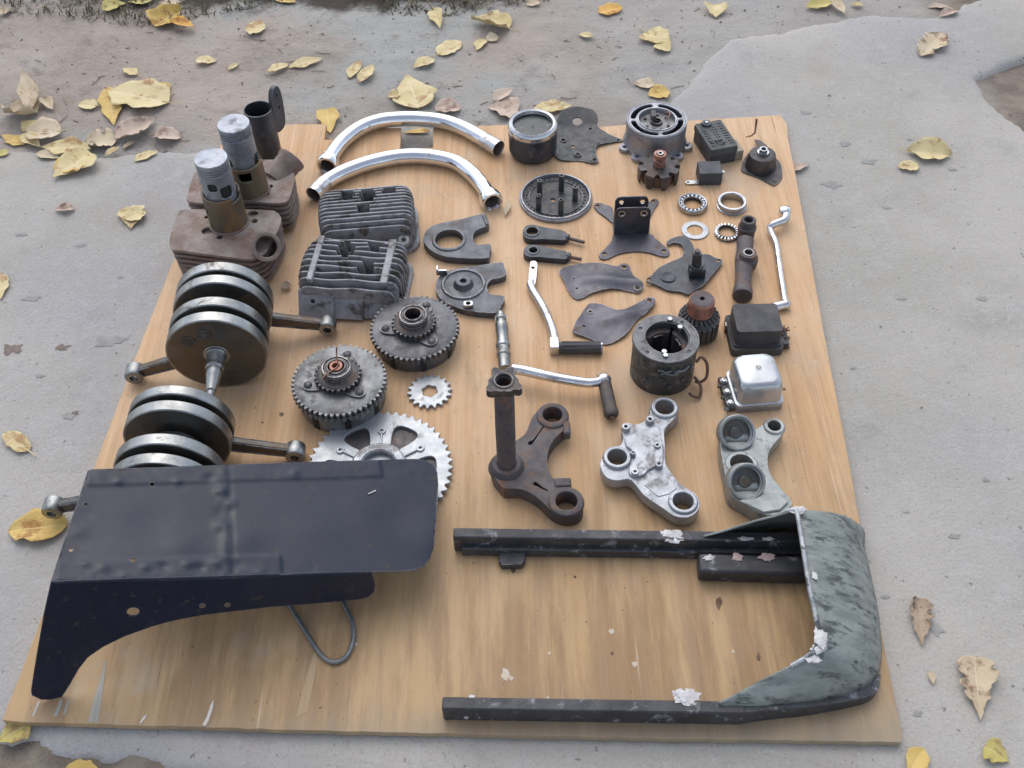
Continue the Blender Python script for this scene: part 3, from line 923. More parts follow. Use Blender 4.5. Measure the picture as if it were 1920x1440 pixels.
z = .014
pts = zm([(960, 1180), (985, 1150), (1040, 1120), (1130, 1103), (1250, 1085), (1370, 1068), (1390, 1090), (1402, 1150), (1350, 1172), (1305, 1182), (1282, 1212), (1285, 1250), (1305, 1275), (1392, 1288), (1370, 1350), (1345, 1392), (1250, 1392), (1150, 1378), (1060, 1350), (990, 1310), (955, 1260), (950, 1215)], ZB)
c = P(*z1(1128, 1212, ZB), z); L = V((c.x, c.y, 0))
t = thing('chain_guard_casting', 'dark forked casting with a closed disc and hub, above the standing shaft', 'casting', L)
MB().plate(smo(loc2(pts, z, L), 3), 0, z).build('body', MT['casting'], t, bevel=.002, segs=3)
MB().lathe([(.034, z), (.036, z + .003), (.039, z + .003), (.041, z)], 48).build('disc_ring', MT['casting'], t)
MB().lathe([(0, z + .001), (.006, z + .001), (.006, z + .010), (.0135, z + .010), (.0165, z + .004), (.019, z)], 40).build('hub', MT['casting'], t, bevel=.0006)
q = loc2(zm([(1160, 1352)], ZB), z, L)[0]
MB().plate([(q[0] + x, q[1] + y) for x, y in rrect(.017, .012, .003)], z, z + .008, [circ(q[0], q[1], .0042, 14)]).build('tab', MT['steel_bright'], t, bevel=.0006)
q = loc2(zm([(990, 1150)], ZB), z, L)[0]
MB().box((.020, .004, .012), (q[0], q[1], z + .006)).box((.004, .012, .010), (q[0] - .008, q[1] + .005, z + .009)).build('spring_clip', MT['steel_bright'], t, bevel=.0006)

# ---- speedometer and the oily plate behind it
L = P(999, 286); h = zat(999, 286, 231)
t = thing('speedometer', 'round black speedometer with a chrome bezel and glass face', 'gauge', L)
MB().lathe([(0, 0), (.040, 0), (.0455, .004), (.0475, .010), (.0475, .0125), (.0495, .014), (.0500, h - .014), (.0485, h - .012), (.0485, h - .004)], 64).build('case', MT['black_paint'], t, bevel=.0005)
MB().lathe([(.0400, h - .006), (.0415, h + .001), (.0455, h + .003), (.0500, h), (.0512, h - .006), (.0508, h - .012), (.049, h - .013)], 64).build('bezel', MT['worn_chrome'], t, smooth=50)
fc = MB().lathe([(.0415, h - .008), (0, h - .007)], 64).build('dial', MT['glass'], t)
nd = MB()
for k in range(24):
    a = R_(-210 + k * 240 / 23)
    nd.box((.005, .0008, .0006), m=Matrix.Rotation(a, 4, 'Z') @ Matrix.Translation((.036, 0, h - .0070)))
nd.build('dial_ticks', MT['grey_gear'], t)
MB().lathe([(0, h - .0066), (.004, h - .0066), (.0045, h - .0072)], 20).build('needle_hub', MT['dark_steel'], t)

pts = zm([(505, 300), (535, 232), (570, 195), (650, 172), (740, 180), (820, 200), (852, 238), (850, 285), (900, 320), (965, 352), (1045, 375), (1040, 392), (995, 398), (900, 418), (850, 435), (835, 470), (838, 520), (857, 545), (845, 566), (800, 568), (740, 552), (690, 545), (600, 548), (535, 535), (505, 480)], ZC)
L = P(1100, 258); L.z = 0
pl = loc2(pts, .006, L)
hs = [circ(*loc2(zm([p], ZC), .006, L)[0], r, 16) for p, r in (((688, 250), .0105), ((575, 390), .0045), ((655, 433), .0045), ((690, 503), .0042), ((825, 548), .0040), ((1012, 383), .0032), ((790, 300), .004))]
t = thing('mounting_plate', 'flat oily black steel plate with ears and holes, right beside the speedometer', 'steel plate', L)
fold = loc2(zm([(690, 290)], ZC), .006, L)[0][1]
MB().plate(smo(pl, 2), .001, .0045, hs, .009, lambda x, y: .35 * max(0, y - fold) + .002 * math.sin(x * 60)).build('plate', MT['oily_black'], t, bevel=.0008, smooth=50)
for p in ((575, 390), (825, 548), (690, 503)):
    q = loc2(zm([p], ZC), .006, L)[0]
    MB().ring((q[0], q[1], .004), (q[0], q[1], .0065), .0075, .0046, 18).build('boss', MT['oily_black'], t, bevel=.0005)

# ---- generator housing and its claw rotor
L = P(1227, 269); h = zat(1227, 269, 223)
t = thing('generator_housing', 'pale aluminium generator housing with curved slots in its top ring', 'generator', L)
R1 = rad(1226, 224, h, 57)
MB().lathe([(R1 * .96, 0), (R1 * 1.06, 0), (R1 * 1.06, .010), (R1 * 1.01, .016), (R1 * .99, .030), (R1 * 1.0, .032), (R1, h - .003), (R1 * .985, h - .0005), (R1 * .93, h - .003), (R1 * .93, .004)], 72, None, True).build('shell', MT['aluminium'], t, bevel=.0008)
sl = [arcslot(R1 * .70, R1 * .87, a0, a1) for a0, a1 in ((100, 168), (10, 75), (188, 262), (282, 352))]
MB().plate(circ(0, 0, R1 * .945, 72), h - .006, h - .001, sl + [circ(0, 0, R1 * .60, 48)]).build('slotted_ring', MT['aluminium'], t, bevel=.0012)
MB().lathe([(R1 * .58, h - .016), (R1 * .58, h - .004), (R1 * .61, h + .001), (R1 * .63, h + .001), (R1 * .64, h - .006)], 64).build('inner_rim', MT['aluminium'], t)
MB().plate(circ(0, 0, R1 * .60, 48), h - .015, h - .009, [circ(0, -.001, .009, 20)]).build('brush_plate', MT['pale_gear'], t, bevel=.0008)
MB().lathe([(.009, h - .012), (.009, h - .004), (.0115, h - .004), (.013, h - .010)], 24, None, True).build('centre_bush', MT['dark_steel'], t)
MB().box((.010, .020, .016), (-.006, .012, h - .002)).build('brush_holder', MT['rusty_dark'], t, bevel=.001)
for a in (35, 80, 150, 215, 250, 285, 330):
    x, y = .026 * math.cos(R_(a)), .026 * math.sin(R_(a))
    MB().cyl((x, y, h - .010), (x, y, h - .005), .0032, n=10).build('screw', MT['dark_steel'], t, bevel=.0004)
MB().tube(smo([(.02, .005, h - .006), (.028, .012, h + .001), (.026, .02, h + .002), (.018, .026, h - .004)], 5, False), .0011, 8).build('wire', MT['copper'], t)
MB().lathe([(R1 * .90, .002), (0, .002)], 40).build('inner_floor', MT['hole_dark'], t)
for a in (198, 232, 308, 342, 70, 130):
    x, y = R1 * 1.08 * math.cos(R_(a)), R1 * 1.08 * math.sin(R_(a))
    MB().ring((x, y, .0005), (x, y, .0095), .0125, .0045, 22).build('foot_lug', MT['aluminium'], t, bevel=.001)

L = P(1233, 334); h = zat(1233, 334, 309)
t = thing('claw_rotor', 'eight lobed steel rotor with a copper collar, in front of the generator housing', 'rotor', L)
Rr = rad(1231, 309, h, 40)
o = []
for k in range(8):
    a = 2 * PI * k / 8 + .2
    for da, r in ((-.30, Rr * .74), (-.24, Rr * .98), (-.12, Rr * 1.0), (.12, Rr * 1.0), (.24, Rr * .98), (.30, Rr * .74)): o.append((r * math.cos(a + da), r * math.sin(a + da)))
MB().plate(o, h - .006, h, [circ(0, 0, .005, 12)]).build('claw_plate', MT['dark_steel'], t, bevel=.0012)
MB().lathe([(0, .002), (Rr * .80, .002), (Rr * .80, h - .006)], 48).build('winding', MT['brown_wire'], t)
for k in range(8):
    a = 2 * PI * k / 8 + .2
    m4 = Matrix.Rotation(a, 4, 'Z')
    w0, w1 = Rr * .24, Rr * .13
    x0, x1 = Rr * .88, Rr * .985
    vs = [(x0, -w0, h - .004), (x1, -w0, h - .004), (x1, w0, h - .004), (x0, w0, h - .004), (x0, -w1, .001), (x1, -w1, .001), (x1, w1, .001), (x0, w1, .001)]
    MB().add(vs, [(0, 1, 2, 3), (7, 6, 5, 4), (0, 4, 5, 1), (1, 5, 6, 2), (2, 6, 7, 3), (3, 7, 4, 0)], m4).build('claw', MT['dark_steel'], t, bevel=.0015)
MB().lathe([(.0085, h), (.0125, h), (.0125, h + .014), (.0105, h + .016), (.0125, h + .018), (.0125, h + .028), (.0075, h + .028), (.0075, h + .012)], 36, None, True).build('copper_collar', MT['copper'], t, bevel=.0006)
MB().lathe([(.0035, h + .026), (.0062, h + .026), (.0062, h + .0295), (.0035, h + .0295)], 24, None, True).build('shaft_end', MT['steel_bright'], t)

# ---- regulator with the drilled cover, small relay, horn cup
L = P(1338, 283)
t = thing('drilled_box', 'black box with rows of small holes and a round knob, at the board\'s top edge', 'electrical box', L, R_(14))
hol = []
for i in range(9):
    for j, x in enumerate((-.022, -.017, -.002, .004, .017, .022)):
        hol.append(circ(x, -.034 + i * .0085, .0023, 6))
hol = [q for q in hol if math.hypot(q[0][0] + .006, q[0][1] - .036) > .015]
MB().plate(rrect(.058, .092, .004), .0375, .041, hol).add(*(lambda q: (q.v, q.f))(MB().box((.058, .0025, .0115), (0, -.04475, .0320)).box((.058, .0025, .0115), (0, .04475, .0320)).box((.0025, .087, .0115), (-.02775, 0, .0320)).box((.0025, .087, .0115), (.02775, 0, .0320)))).build('cover', MT['dusty_plastic'], t, bevel=.0008)
MB().box((.056, .090, .030), (0, 0, .0152)).build('case', MT['plastic'], t, bevel=.0015)
MB().lathe([(.005, .038), (.005, .046), (.0095, .046), (.011, .042), (.011, .038)], 28, Matrix.Translation((-.006, .038, 0)), True).build('knob', MT['black_paint'], t, bevel=.0006)
MB().cyl((-.006, .038, .038), (-.006, .038, .0475), .0035).build('knob_screw', MT['steel_bright'], t)
MB().box((.014, .006, .006), (-.004, -.020, .041)).box((.006, .012, .004), (.008, -.024, .040)).build('terminal', MT['oily_black'], t, bevel=.001)
MB().tube(smo([(-.012, -.024, .039), (-.008, -.029, .044), (.002, -.030, .044), (.008, -.025, .039)], 5, False), .0012, 8).build('wire', MT['wire_steel'], t)
MB().tube(smo([(-.016, -.012, .039), (-.020, -.018, .043), (-.014, -.026, .040)], 5, False), .0012, 8).build('wire', MT['wire_steel'], t)
MB().box((.018, .040, .022), (.0375, -.022, .0112)).build('fibre_block', MT['pale_block'], t, bevel=.0012)

L = P(1328, 336)
t = thing('relay_box', 'small plain black relay box with a pale metal tab at its left', 'relay', L)
MB().box((.046, .040, .030), (0, 0, .0152)).build('case', MT['plastic'], t, bevel=.0012)
MB().plate([(-.0225, -.0175), (-.0225, -.0065)] + [(-.043 + .0058 * math.cos(a), -.012 + .0058 * math.sin(a)) for a in [PI / 2 + PI * k / 8 for k in range(9)]], .002, .0036, [circ(-.043, -.012, .0028, 12)]).build('metal_tab', MT['steel_bright'], t, bevel=.0003)
MB().box((.008, .006, .0014), (.0268, .006, .012)).cyl((.029, .006, .0105), (.029, .006, .014), .0032).build('terminal', MT['steel_bright'], t)

L = P(1425, 312); L.z = 0
t = thing('horn_mount', 'dark round cup on a pointed flange with a hex nut on top', 'mounting', L)
pts = zm([(1018, 600), (1050, 520), (1100, 478), (1200, 470), (1290, 530), (1332, 585), (1340, 640), (1338, 695), (1290, 748), (1250, 742), (1150, 690), (1030, 645)], ZD)
MB().plate(smo(loc2(pts, .003, L), 3), .0002, .003, [circ(*loc2(zm([(1272, 726)], ZD), .003, L)[0], .0032, 12)]).build('flange', MT['dark_steel'], t, bevel=.0008)
cc = loc2(zm([(1165, 605)], ZD), .0, L)[0]; m4 = Matrix.Translation((cc[0], cc[1], 0))
MB().lathe([(.031, .003), (.0305, .010), (.0275, .028), (.0265, .0325), (.022, .034), (.014, .0335), (.012, .036), (0, .036)], 48, m4).build('cup', MT['dark_steel'], t, bevel=.0008)
MB().lathe([(.0045, .036), (.0115, .036), (.0118, .0385), (.0045, .0385)], 32, m4, True).build('washer', MT['steel_bright'], t)
MB().plate(circ(cc[0], cc[1], .0092, 6, .3), .0385, .0455, [circ(cc[0], cc[1], .0048, 16)]).build('nut', MT['steel_bright'], t, bevel=.0006)
tb = loc2(zm([(1120, 385), (1170, 395), (1225, 440), (1205, 460), (1160, 440), (1125, 405)], ZD), .008, L)
MB().plate(tb, .006, .0085).build('tab', MT['rusty_dark'], t, bevel=.0006)

# ---- bearings, ring and washer
L = P(1298, 387)
t = thing('ball_bearing', 'ball bearing with its ring of small steel balls showing', 'bearing', L)
MB().lathe([(.0235, 0), (.0288, 0), (.0292, .002), (.0292, .009), (.0275, .0115), (.0255, .0105), (.0235, .006)], 56, None, True).build('outer_race', MT['steel_bright'], t, bevel=.0005)
MB().lathe([(.0175, .001), (.0195, .001), (.0198, .009), (.0178, .009)], 48, None, True).build('inner_race', MT['dark_steel'], t)
MB().lathe([(.0198, .002), (.0240, .002), (.0240, .0045), (.0198, .0045)], 48, None, True).build('cage', MT['dark_steel'], t)
for k in range(17):
    a = 2 * PI * k / 17
    MB().ball((.0222 * math.cos(a), .0222 * math.sin(a), .0078), .0031, 8).build('ball', MT['chrome'], t, smooth=180)
L = P(1371, 387)
t = thing('bearing_ring', 'deep plain bright steel ring right of the ball bearing', 'ring', L)
MB().lathe([(.0215, 0), (.0288, 0), (.0294, .0025), (.0262, .004), (.0262, .0075), (.0288, .0095), (.0288, .0135), (.0275, .015), (.0235, .015), (.0215, .0135)], 60, None, True).build('ring', MT['steel_bright'], t, bevel=.0005)
L = P(1303, 433)
t = thing('washer', 'flat pale steel washer left of the needle bearing', 'washer', L)
MB().lathe([(.0150, 0), (.0262, 0), (.0262, .0028), (.0150, .0028)], 56, None, True).build('disc', MT['galvanised'], t, bevel=.0006)
L = P(1362, 439)
t = thing('needle_bearing', 'thrust bearing ring with radial rollers, tucked against the rusty link', 'bearing', L)
MB().lathe([(.0165, 0), (.0242, 0), (.0248, .002), (.0165, .002)], 48, None, True).build('lower_race', MT['steel_bright'], t, bevel=.0004)
MB().lathe([(.0160, .002), (.0178, .002), (.0178, .0085), (.0160, .0085)], 48, None, True).build('inner_rim', MT['dark_steel'], t, bevel=.0004)
MB().lathe([(.0178, .0025), (.0236, .0025), (.0236, .005), (.0178, .005)], 48, None, True).build('cage', MT['dark_steel'], t)
for k in range(20):
    a = 2 * PI * k / 20; ca, sa = math.cos(a), math.sin(a)
    MB().cyl((.0180 * ca, .0180 * sa, .0058), (.0236 * ca, .0236 * sa, .0058), .0024, n=10).build('roller', MT['chrome'], t, bevel=.0003)

# ---- rusty link with two bushes
L = P(1395, 492); L.z = 0
t = thing('bushed_link', 'rusty dark link rod with two upright bushes, beside the chrome shift lever', 'link', L)
p0 = P(1392, 556, .0175) - L; p1 = P(1397, 452, .0175) - L
mid = P(1397, 494, .0175) - L
w = [p0 + (p1 - p0) * (i / 10) for i in range(11)]
rs = [.0168, .0172, .0150, .0148, .0150, .0158, .0172, .0165, .0150, .0152, .0160]
MB().tube(w, rs, 24).build('tube', MT['rusty_dark'], t, bevel=.0012)
MB().lathe([(.0155, 0), (.0180, 0), (.0180, .012), (.0155, .012)], 24, axis_m(p0, p1 - p0), True).build('end_collar', MT['rusty_dark'], t, bevel=.001)
b0 = P(1397, 446) - L
MB().lathe([(.0085, .004), (.0160, .004), (.0165, .022), (.0175, .024), (.0175, .029), (.0150, .031), (.0142, .044), (.0125, .046), (.0085, .046)], 32, Matrix.Translation((b0.x, b0.y, 0)), True).build('bush', MT['rusty_dark'], t, bevel=.0008)
b0 = P(1397, 505) - L
MB().lathe([(.0075, .010), (.0190, .010), (.0200, .026), (.0200, .030), (.0165, .032), (.0150, .042), (.0085, .042)], 32, Matrix.Translation((b0.x, b0.y, 0)), True).build('bush', MT['rusty_dark'], t, bevel=.0008)
for z_ in (.028, .020):
    pass
MB().lathe([(.0078, .020), (.0098, .020), (.0098, .0432), (.0078, .0432)], 28, Matrix.Translation((b0.x, b0.y, 0)), True).build('bush_liner', MT['steel_ground'], t)

# ---- chrome shift lever on the right
L = P(1462, 490); L.z = 0
t = thing('shift_lever', 'long thin chrome shift lever along the board\'s right edge', 'lever', L)
pp = [(1474, 404, .020), (1470, 413, .020), (1452, 420, .018), (1444.5, 427, .012), (1448, 440, .009), (1455, 458, .008), (1460, 490, .007), (1465, 525, .007), (1470, 556, .007), (1472, 566, .007)]
w = [V(p) for p in smo([P(*p) - L for p in pp], 5, False)]
rs = [.0062 if i > 20 else .0085 - .0023 * i / 20 for i in range(len(w))]
MB().tube(w, rs, 18).build('rod', MT['worn_chrome'], t, smooth=60)
e = P(1470, 402, .014) - L
MB().lathe([(0, -.004), (.010, -.004), (.0112, 0), (.0112, .012), (.0085, .0155), (0, .017)], 28, Matrix.Translation(e)).build('knob', MT['chrome'], t, smooth=60)
e = P(1473, 571, .0085) - L; e2 = P(1449, 577, .0085) - L
MB().tube([e, e2], [.0082, .0092], 20).build('foot_peg', MT['worn_chrome'], t, bevel=.001)
MB().ball(e, .0095, 10).build('joint', MT['worn_chrome'], t, smooth=180)

# ---- round cover with pegs
z = .010
L = P(1042, 374)
t = thing('round_cover', 'round dark cover with standing pegs and a ring of small slots', 'engine cover', L)
Rc = rad(1042, 372, z, 69)
hs = [circ((Rc * .80) * math.cos(R_(a)), (Rc * .80) * math.sin(R_(a)), .0021, 8) for a in range(0, 360, 10)]
MB().plate(circ(0, 0, Rc * .93, 64), .0005, .0045, hs + [circ(-.006, -.006, .006, 16)]).build('floor', MT['oily_black'], t, bevel=.0006)
MB().lathe([(Rc * .90, .001), (Rc * 1.0, .001), (Rc * 1.0, .006), (Rc * .965, .0075), (Rc * .955, z + .001), (Rc * .915, z + .001), (Rc * .90, .005)], 80, None, True).build('rim', MT['aluminium'], t, bevel=.0005)
MB().lathe([(Rc * .70, .0045), (Rc * .715, .0065), (Rc * .745, .0065), (Rc * .755, .0045)], 64).build('inner_ridge', MT['oily_black'], t)
for tx, bx in (((378, 712), (388, 835)), ((560, 672), (560, 800)), ((660, 762), (668, 880)), ((367, 828), (380, 950)), ((553, 862), (556, 985))):
    q = loc2(zm([bx], ZC), .004, L)[0]
    bp = z1(*bx, ZC); tp = z1(*tx, ZC)
    hh = zat(bp[0], bp[1], tp[1], .004)
    MB().lathe([(.0026, hh - .012), (.0026, hh), (.0050, hh), (.0056, .005), (.0075, .004)], 18, Matrix.Translation((q[0], q[1], 0)), False).cyl((q[0], q[1], hh - .013), (q[0], q[1], hh - .012), .003).build('peg', MT['oily_black'], t, bevel=.0004)

# ---- two adjuster levers with studs
def adjuster(label, body, hole, hr, stud):
    z = .014
    h0 = P(*z1(*hole, ZC), z); L = V((h0.x, h0.y, 0))
    t = thing('chain_adjuster', label, 'adjuster', L, 0, 'black eyed adjusters with studs')
    MB().plate(smo(loc2(zm(body, ZC), z, L), 3), .0004, z, [circ(0, 0, hr, 28)]).build('arm', MT['black_paint'], t, bevel=.0022, segs=3)
    MB().lathe([(hr - .0005, z - .003), (hr - .0005, z + .0015), (hr + .003, z + .0015), (hr + .0045, z - .0015)], 32, None, True).build('eye_rim', MT['black_paint'], t)
    a = P(*z1(*stud[0], ZC), .008) - L; b = P(*z1(*stud[1], ZC), .008) - L
    MB().cyl(a, b, .0033, n=14).build('stud', MT['rusty_dark'], t, bevel=.0005)
    d = (b - a).normalized()
    MB().lathe([(.0034, 0), (.0085, 0), (.0085, .007), (.0034, .007)], 6, axis_m(a + d * .001, d), True).build('nut', MT['black_paint'], t, bevel=.0006)
    return t


adjuster('black eyed adjuster farther back, with the larger eye and longer stud', [(255, 1120), (275, 1075), (330, 1062), (385, 1072), (440, 1085), (520, 1098), (590, 1115), (605, 1150), (590, 1185), (520, 1182), (440, 1180), (390, 1178), (330, 1182), (275, 1165)], (330, 1118), .0120, ((590, 1165), (745, 1205)))
adjuster('black eyed adjuster nearer the front, just above the lever\'s drilled end', [(262, 1290), (270, 1245), (320, 1222), (370, 1225), (440, 1240), (520, 1258), (595, 1270), (612, 1300), (600, 1335), (520, 1332), (440, 1325), (370, 1318), (310, 1320)], (338, 1268), .0088, ((600, 1315), (722, 1340)))

# ---- folded H bracket
L = P(1185, 448); L.z = 0
t = thing('saddle_bracket', 'brown steel bracket with four spread ears and a folded upright saddle', 'bracket', L)
fr = zm([(970, 1145), (1000, 1138), (1260, 1136), (1300, 1165), (1360, 1215), (1412, 1262), (1422, 1292), (1400, 1316), (1350, 1315), (1270, 1290), (1180, 1276), (1080, 1283), (1000, 1302), (930, 1335), (880, 1338), (860, 1315), (880, 1280), (930, 1230), (960, 1190)], ZC)
h1 = [circ(*loc2(zm([p], ZC), .003, L)[0], .0042, 14) for p in ((905, 1295), (1375, 1272))]
MB().plate(smo(loc2(fr, .003, L), 2, True), .0005, .0035, h1).build('front_ears', MT['bracket'], t, bevel=.0007)
a = P(*z1(976, 1138, ZC), .002) - L; b = P(*z1(1258, 1136, ZC), .002) - L
wd = (b - a).length
hz = zat(*z1(1117, 1138, ZC), z1(0, 938, ZC)[1])
def upr(y, z0, z1_, w, holes, name, lean):
    m4 = Matrix.Translation((a.x + wd / 2, a.y + y, z0)) @ Matrix.Rotation(R_(90 - lean), 4, 'X')
    hh = z1_ - z0
    o = [(-w / 2, 0), (w / 2, 0), (w / 2, hh - .010), (w / 2 - .004, hh - .002), (w / 2 - .010, hh), (-w / 2 + .010, hh), (-w / 2 + .004, hh - .002), (-w / 2, hh - .010)]
    MB().plate(o, -.0014, .0014, [circ(x, hh - dz, .0048, 16) for x, dz in holes], m=m4).build(name, MT['bracket'], t, bevel=.0007)
    for x, dz in holes:
        MB().ring((x, hh - dz, .0012), (x, hh - dz, .0026), .0072, .0046, 20, m4).build('eyelet', MT['steel_bright'], t)
upr(.001, .001, hz, wd, [(-.021, .013), (.021, .013)], 'front_wall', 4)
upr(.030, .001, hz + .006, wd * .94, [(-.020, .012), (.020, .012)], 'rear_wall', 0)
MB().box((wd, .030, .0026), (a.x + wd / 2, a.y + .0155, .0018)).build('web', MT['bracket'], t)
for pts, hp in (([(968, 930), (975, 1010), (972, 1055), (920, 1010), (850, 960), (818, 920), (825, 895), (860, 890), (900, 902)], (845, 915)), ([(1225, 900), (1262, 880), (1285, 860), (1320, 862), (1335, 885), (1300, 940), (1262, 1010), (1240, 1010)], (1292, 880))):
    MB().plate(smo(loc2(zm(pts, ZC), .003, L), 2), .0005, .0035, [circ(*loc2(zm([hp], ZC), .003, L)[0], .0042, 14)]).build('rear_ear', MT['bracket'], t, bevel=.0007)

# ---- two bent cover plates
def bent(label, pts, holes, ridge, L, hgt):
    L = P(*L); L.z = 0
    t = thing('bent_plate', label, 'steel plate', L, 0, 'bent brown steel plates')
    ra, rb = loc2(zm(ridge, ZG), .004, L)
    dx, dy = rb[0] - ra[0], rb[1] - ra[1]; ll = math.hypot(dx, dy)
    def zf(x, y):
        d = abs((x - ra[0]) * dy - (y - ra[1]) * dx) / ll
        u = ((x - ra[0]) * dx + (y - ra[1]) * dy) / ll / ll
        return hgt * math.exp(-(d / .013) ** 2) * min(1, max(0, u * 2.2 + .25)) + .004 * math.sin(u * 3.0) ** 2
    hs = [circ(*loc2(zm([p], ZG), .004, L)[0], r, 14) for p, r in holes]
    MB().plate(smo(loc2(zm(pts, ZG), .004, L), 2), .0006, .0030, hs, .007, zf).build('sheet', MT['bracket'], t, bevel=.0006, smooth=50)
    for p, r in holes[:2]:
        q = loc2(zm([p], ZG), .004, L)[0]
        zz = .003 + zf(*q)
        MB().ring((q[0], q[1], zz), (q[0], q[1], zz + .001), r + .0028, r, 18).build('hole_lip', MT['bracket'], t)
    return t


bent('crumpled brown plate right of the drilled lever, two corner eyelets at its right', [(630, 218), (660, 182), (750, 152), (820, 142), (900, 140), (1000, 155), (1085, 168), (1120, 145), (1155, 140), (1187, 160), (1218, 240), (1250, 280), (1292, 315), (1294, 348), (1255, 377), (1180, 362), (1050, 347), (900, 378), (830, 412), (770, 427), (715, 385), (670, 292)], [((1145, 172), .0048), ((1250, 345), .0046), ((770, 338), .0025), ((745, 262), .0022)], [(770, 270), (1160, 290)], (1127, 530), .007)
bent('smooth brown plate with one long ear, above the rubber peg', [(737, 700), (740, 670), (770, 595), (830, 502), (860, 465), (890, 458), (960, 468), (1030, 500), (1085, 527), (1150, 518), (1200, 488), (1260, 450), (1320, 420), (1365, 412), (1390, 432), (1388, 465), (1340, 530), (1250, 592), (1200, 660), (1160, 712), (1080, 762), (1010, 784), (960, 778), (900, 752), (820, 725)], [((1345, 440), .0048), ((875, 525), .0032), ((825, 640), .0030)], [(900, 620), (1290, 520)], (1150, 600), .005)

# ---- black lever plate with the post
L = P(1283, 500); L.z = 0
t = thing('post_plate', 'black irregular plate with a hooked arm and an upright threaded post', 'steel plate', L)
pts = [(178, 530), (195, 515), (215, 500), (235, 475), (265, 448), (330, 415), (400, 388), (418, 360), (412, 318), (390, 300), (350, 292), (322, 305), (308, 292), (320, 275), (360, 258), (425, 250), (455, 275), (480, 320), (500, 368), (540, 372), (585, 375), (620, 395), (662, 402), (665, 422), (640, 458), (590, 520), (540, 576), (510, 590), (480, 612), (440, 625), (400, 606), (350, 602), (300, 590), (240, 562), (205, 552), (180, 548)]
MB().plate(smo(loc2(zm(pts, ZH), .006, L), 2), .002, .0055, [circ(*loc2(zm([p], ZH), .006, L)[0], r, 14) for p, r in (((195, 532), .004), ((640, 412), .0035))], .009, lambda x, y: .0015 * math.sin(x * 45) + .002).build('plate', MT['black_paint'], t, bevel=.0008, smooth=50)
q = loc2(zm([(318, 515)], ZH), .006, L)[0]
MB().lathe([(0, .0068), (.010, .0070), (.0125, .0085), (.014, .0075)], 28, Matrix.Translation((q[0], q[1], 0))).build('dimple', MT['black_paint'], t)
q = P(*z1(497, 505, ZH), .004) - L
hp = zat(*z1(500, 500, ZH), z1(0, 345, ZH)[1])
MB().box((.030, .022, .022), (q.x, q.y, .0165)).build('post_block', MT['black_paint'], t, bevel=.0022)
MB().cyl((q.x - .002, q.y, .027), (q.x - .004, q.y + .002, hp), .0095, .0082, 24).build('post', MT['black_paint'], t, bevel=.0012)
MB().ring((q.x - .002, q.y, .027), (q.x - .002, q.y, .033), .0135, .009, 6).build('nut', MT['black_paint'], t, bevel=.001)
MB().cyl((q.x - .004, q.y + .002, hp - .002), (q.x - .0044, q.y + .0022, hp + .006), .0048, n=14).build('post_tip', MT['rusty_dark'], t)

# ---- folding kick lever with the black rubber
def cp(x, y, z): return P(*z1(x, y, ZG), z)
L = P(1020, 575); L.z = 0
t = thing('kick_lever', 'chrome kick lever with a drilled flat end and short black rubber peg', 'kick lever', L)
w = [V(p) for p in smo([cp(*p) - L for p in ((408, 285, .009), (402, 315, .009), (425, 370, .010), (470, 440, .011), (515, 520, .011), (550, 600, .011), (578, 680, .011), (592, 750, .011))], 5, False)]
MB().tube(w, .0076, 20).build('rod', MT['worn_chrome'], t, smooth=60)
o = loc2(zm([(397, 150), (405, 128), (428, 124), (448, 132), (455, 155), (450, 220), (443, 285), (428, 322), (400, 322), (386, 295), (388, 230)], ZG), .013, L)
MB().plate(smo(o, 3), .003, .0135, [circ(*loc2(zm([(421, 178)], ZG), .0135, L)[0], .0034, 14)]).build('flat_end', MT['worn_chrome'], t, bevel=.0018)
e = cp(590, 800, .011) - L
MB().box((.0165, .026, .020), (e.x, e.y, .0112)).build('joint', MT['worn_chrome'], t, bevel=.002)
a = cp(618, 812, .011) - L; b = cp(968, 812, .011) - L
d = (b - a).normalized()
MB().lathe([(0, 0), (.0090, 0), (.0100, .004), (.0104, .040), (.0110, .074), (.0095, (b - a).length), (0, (b - a).length)], 28, axis_m(a, d)).build('rubber_peg', MT['rubber'], t, bevel=.001)
rb = MB()
for k in range(10):
    an = 2 * PI * k / 10
    m4 = axis_m(a, d) @ Matrix.Rotation(an, 4, 'Z')
    rb.box((.0012, .0022, .070), (.0106, 0, .042), m4)
rb.build('rubber_ribs', MT['rubber'], t, bevel=.0004)
MB().ring(b - d * .004, b + d * .001, .0108, .006, 24).build('end_cap', MT['worn_chrome'], t, bevel=.0006)

# ---- kick lever lying behind the fork stem
L = P(1060, 730); L.z = 0
t = thing('kick_lever', 'chrome kick lever with a dusty brown rubber peg, right of the standing stem', 'kick lever', L)
w = [V(p) for p in smo([cp(*p) - L for p in ((255, 985, .030), (320, 990, .030), (450, 1018, .031), (600, 1052, .031), (750, 1078, .030), (860, 1092, .028), (930, 1085, .026), (975, 1065, .025))], 5, False)]
MB().tube(w, [.0092 - .0014 * i / len(w) for i in range(len(w))], 20).build('rod', MT['worn_chrome'], t, smooth=60)
e = cp(985, 1068, .024) - L
MB().ball(e, .0125, 12, sq=(1, 1, .9)).build('joint', MT['worn_chrome'], t, smooth=180)
a = cp(988, 1085, .022) - L; b = cp(1048, 1362, .0125) - L
d = (b - a).normalized(); n_ = (b - a).length
MB().lathe([(0, 0), (.0105, 0), (.0112, .004), (.0112, n_ * .75), (.0125, n_ * .85), (.0122, n_ - .004), (.0095, n_), (.005, n_), (.005, n_ - .003), (0, n_ - .003)], 28, axis_m(a, d)).build('rubber_peg', MT['brown_rubber'], t, bevel=.001)
MB().cyl(b - d * .003, b + d * .0015, .0048, n=16).build('peg_pin', MT['steel_ground'], t)

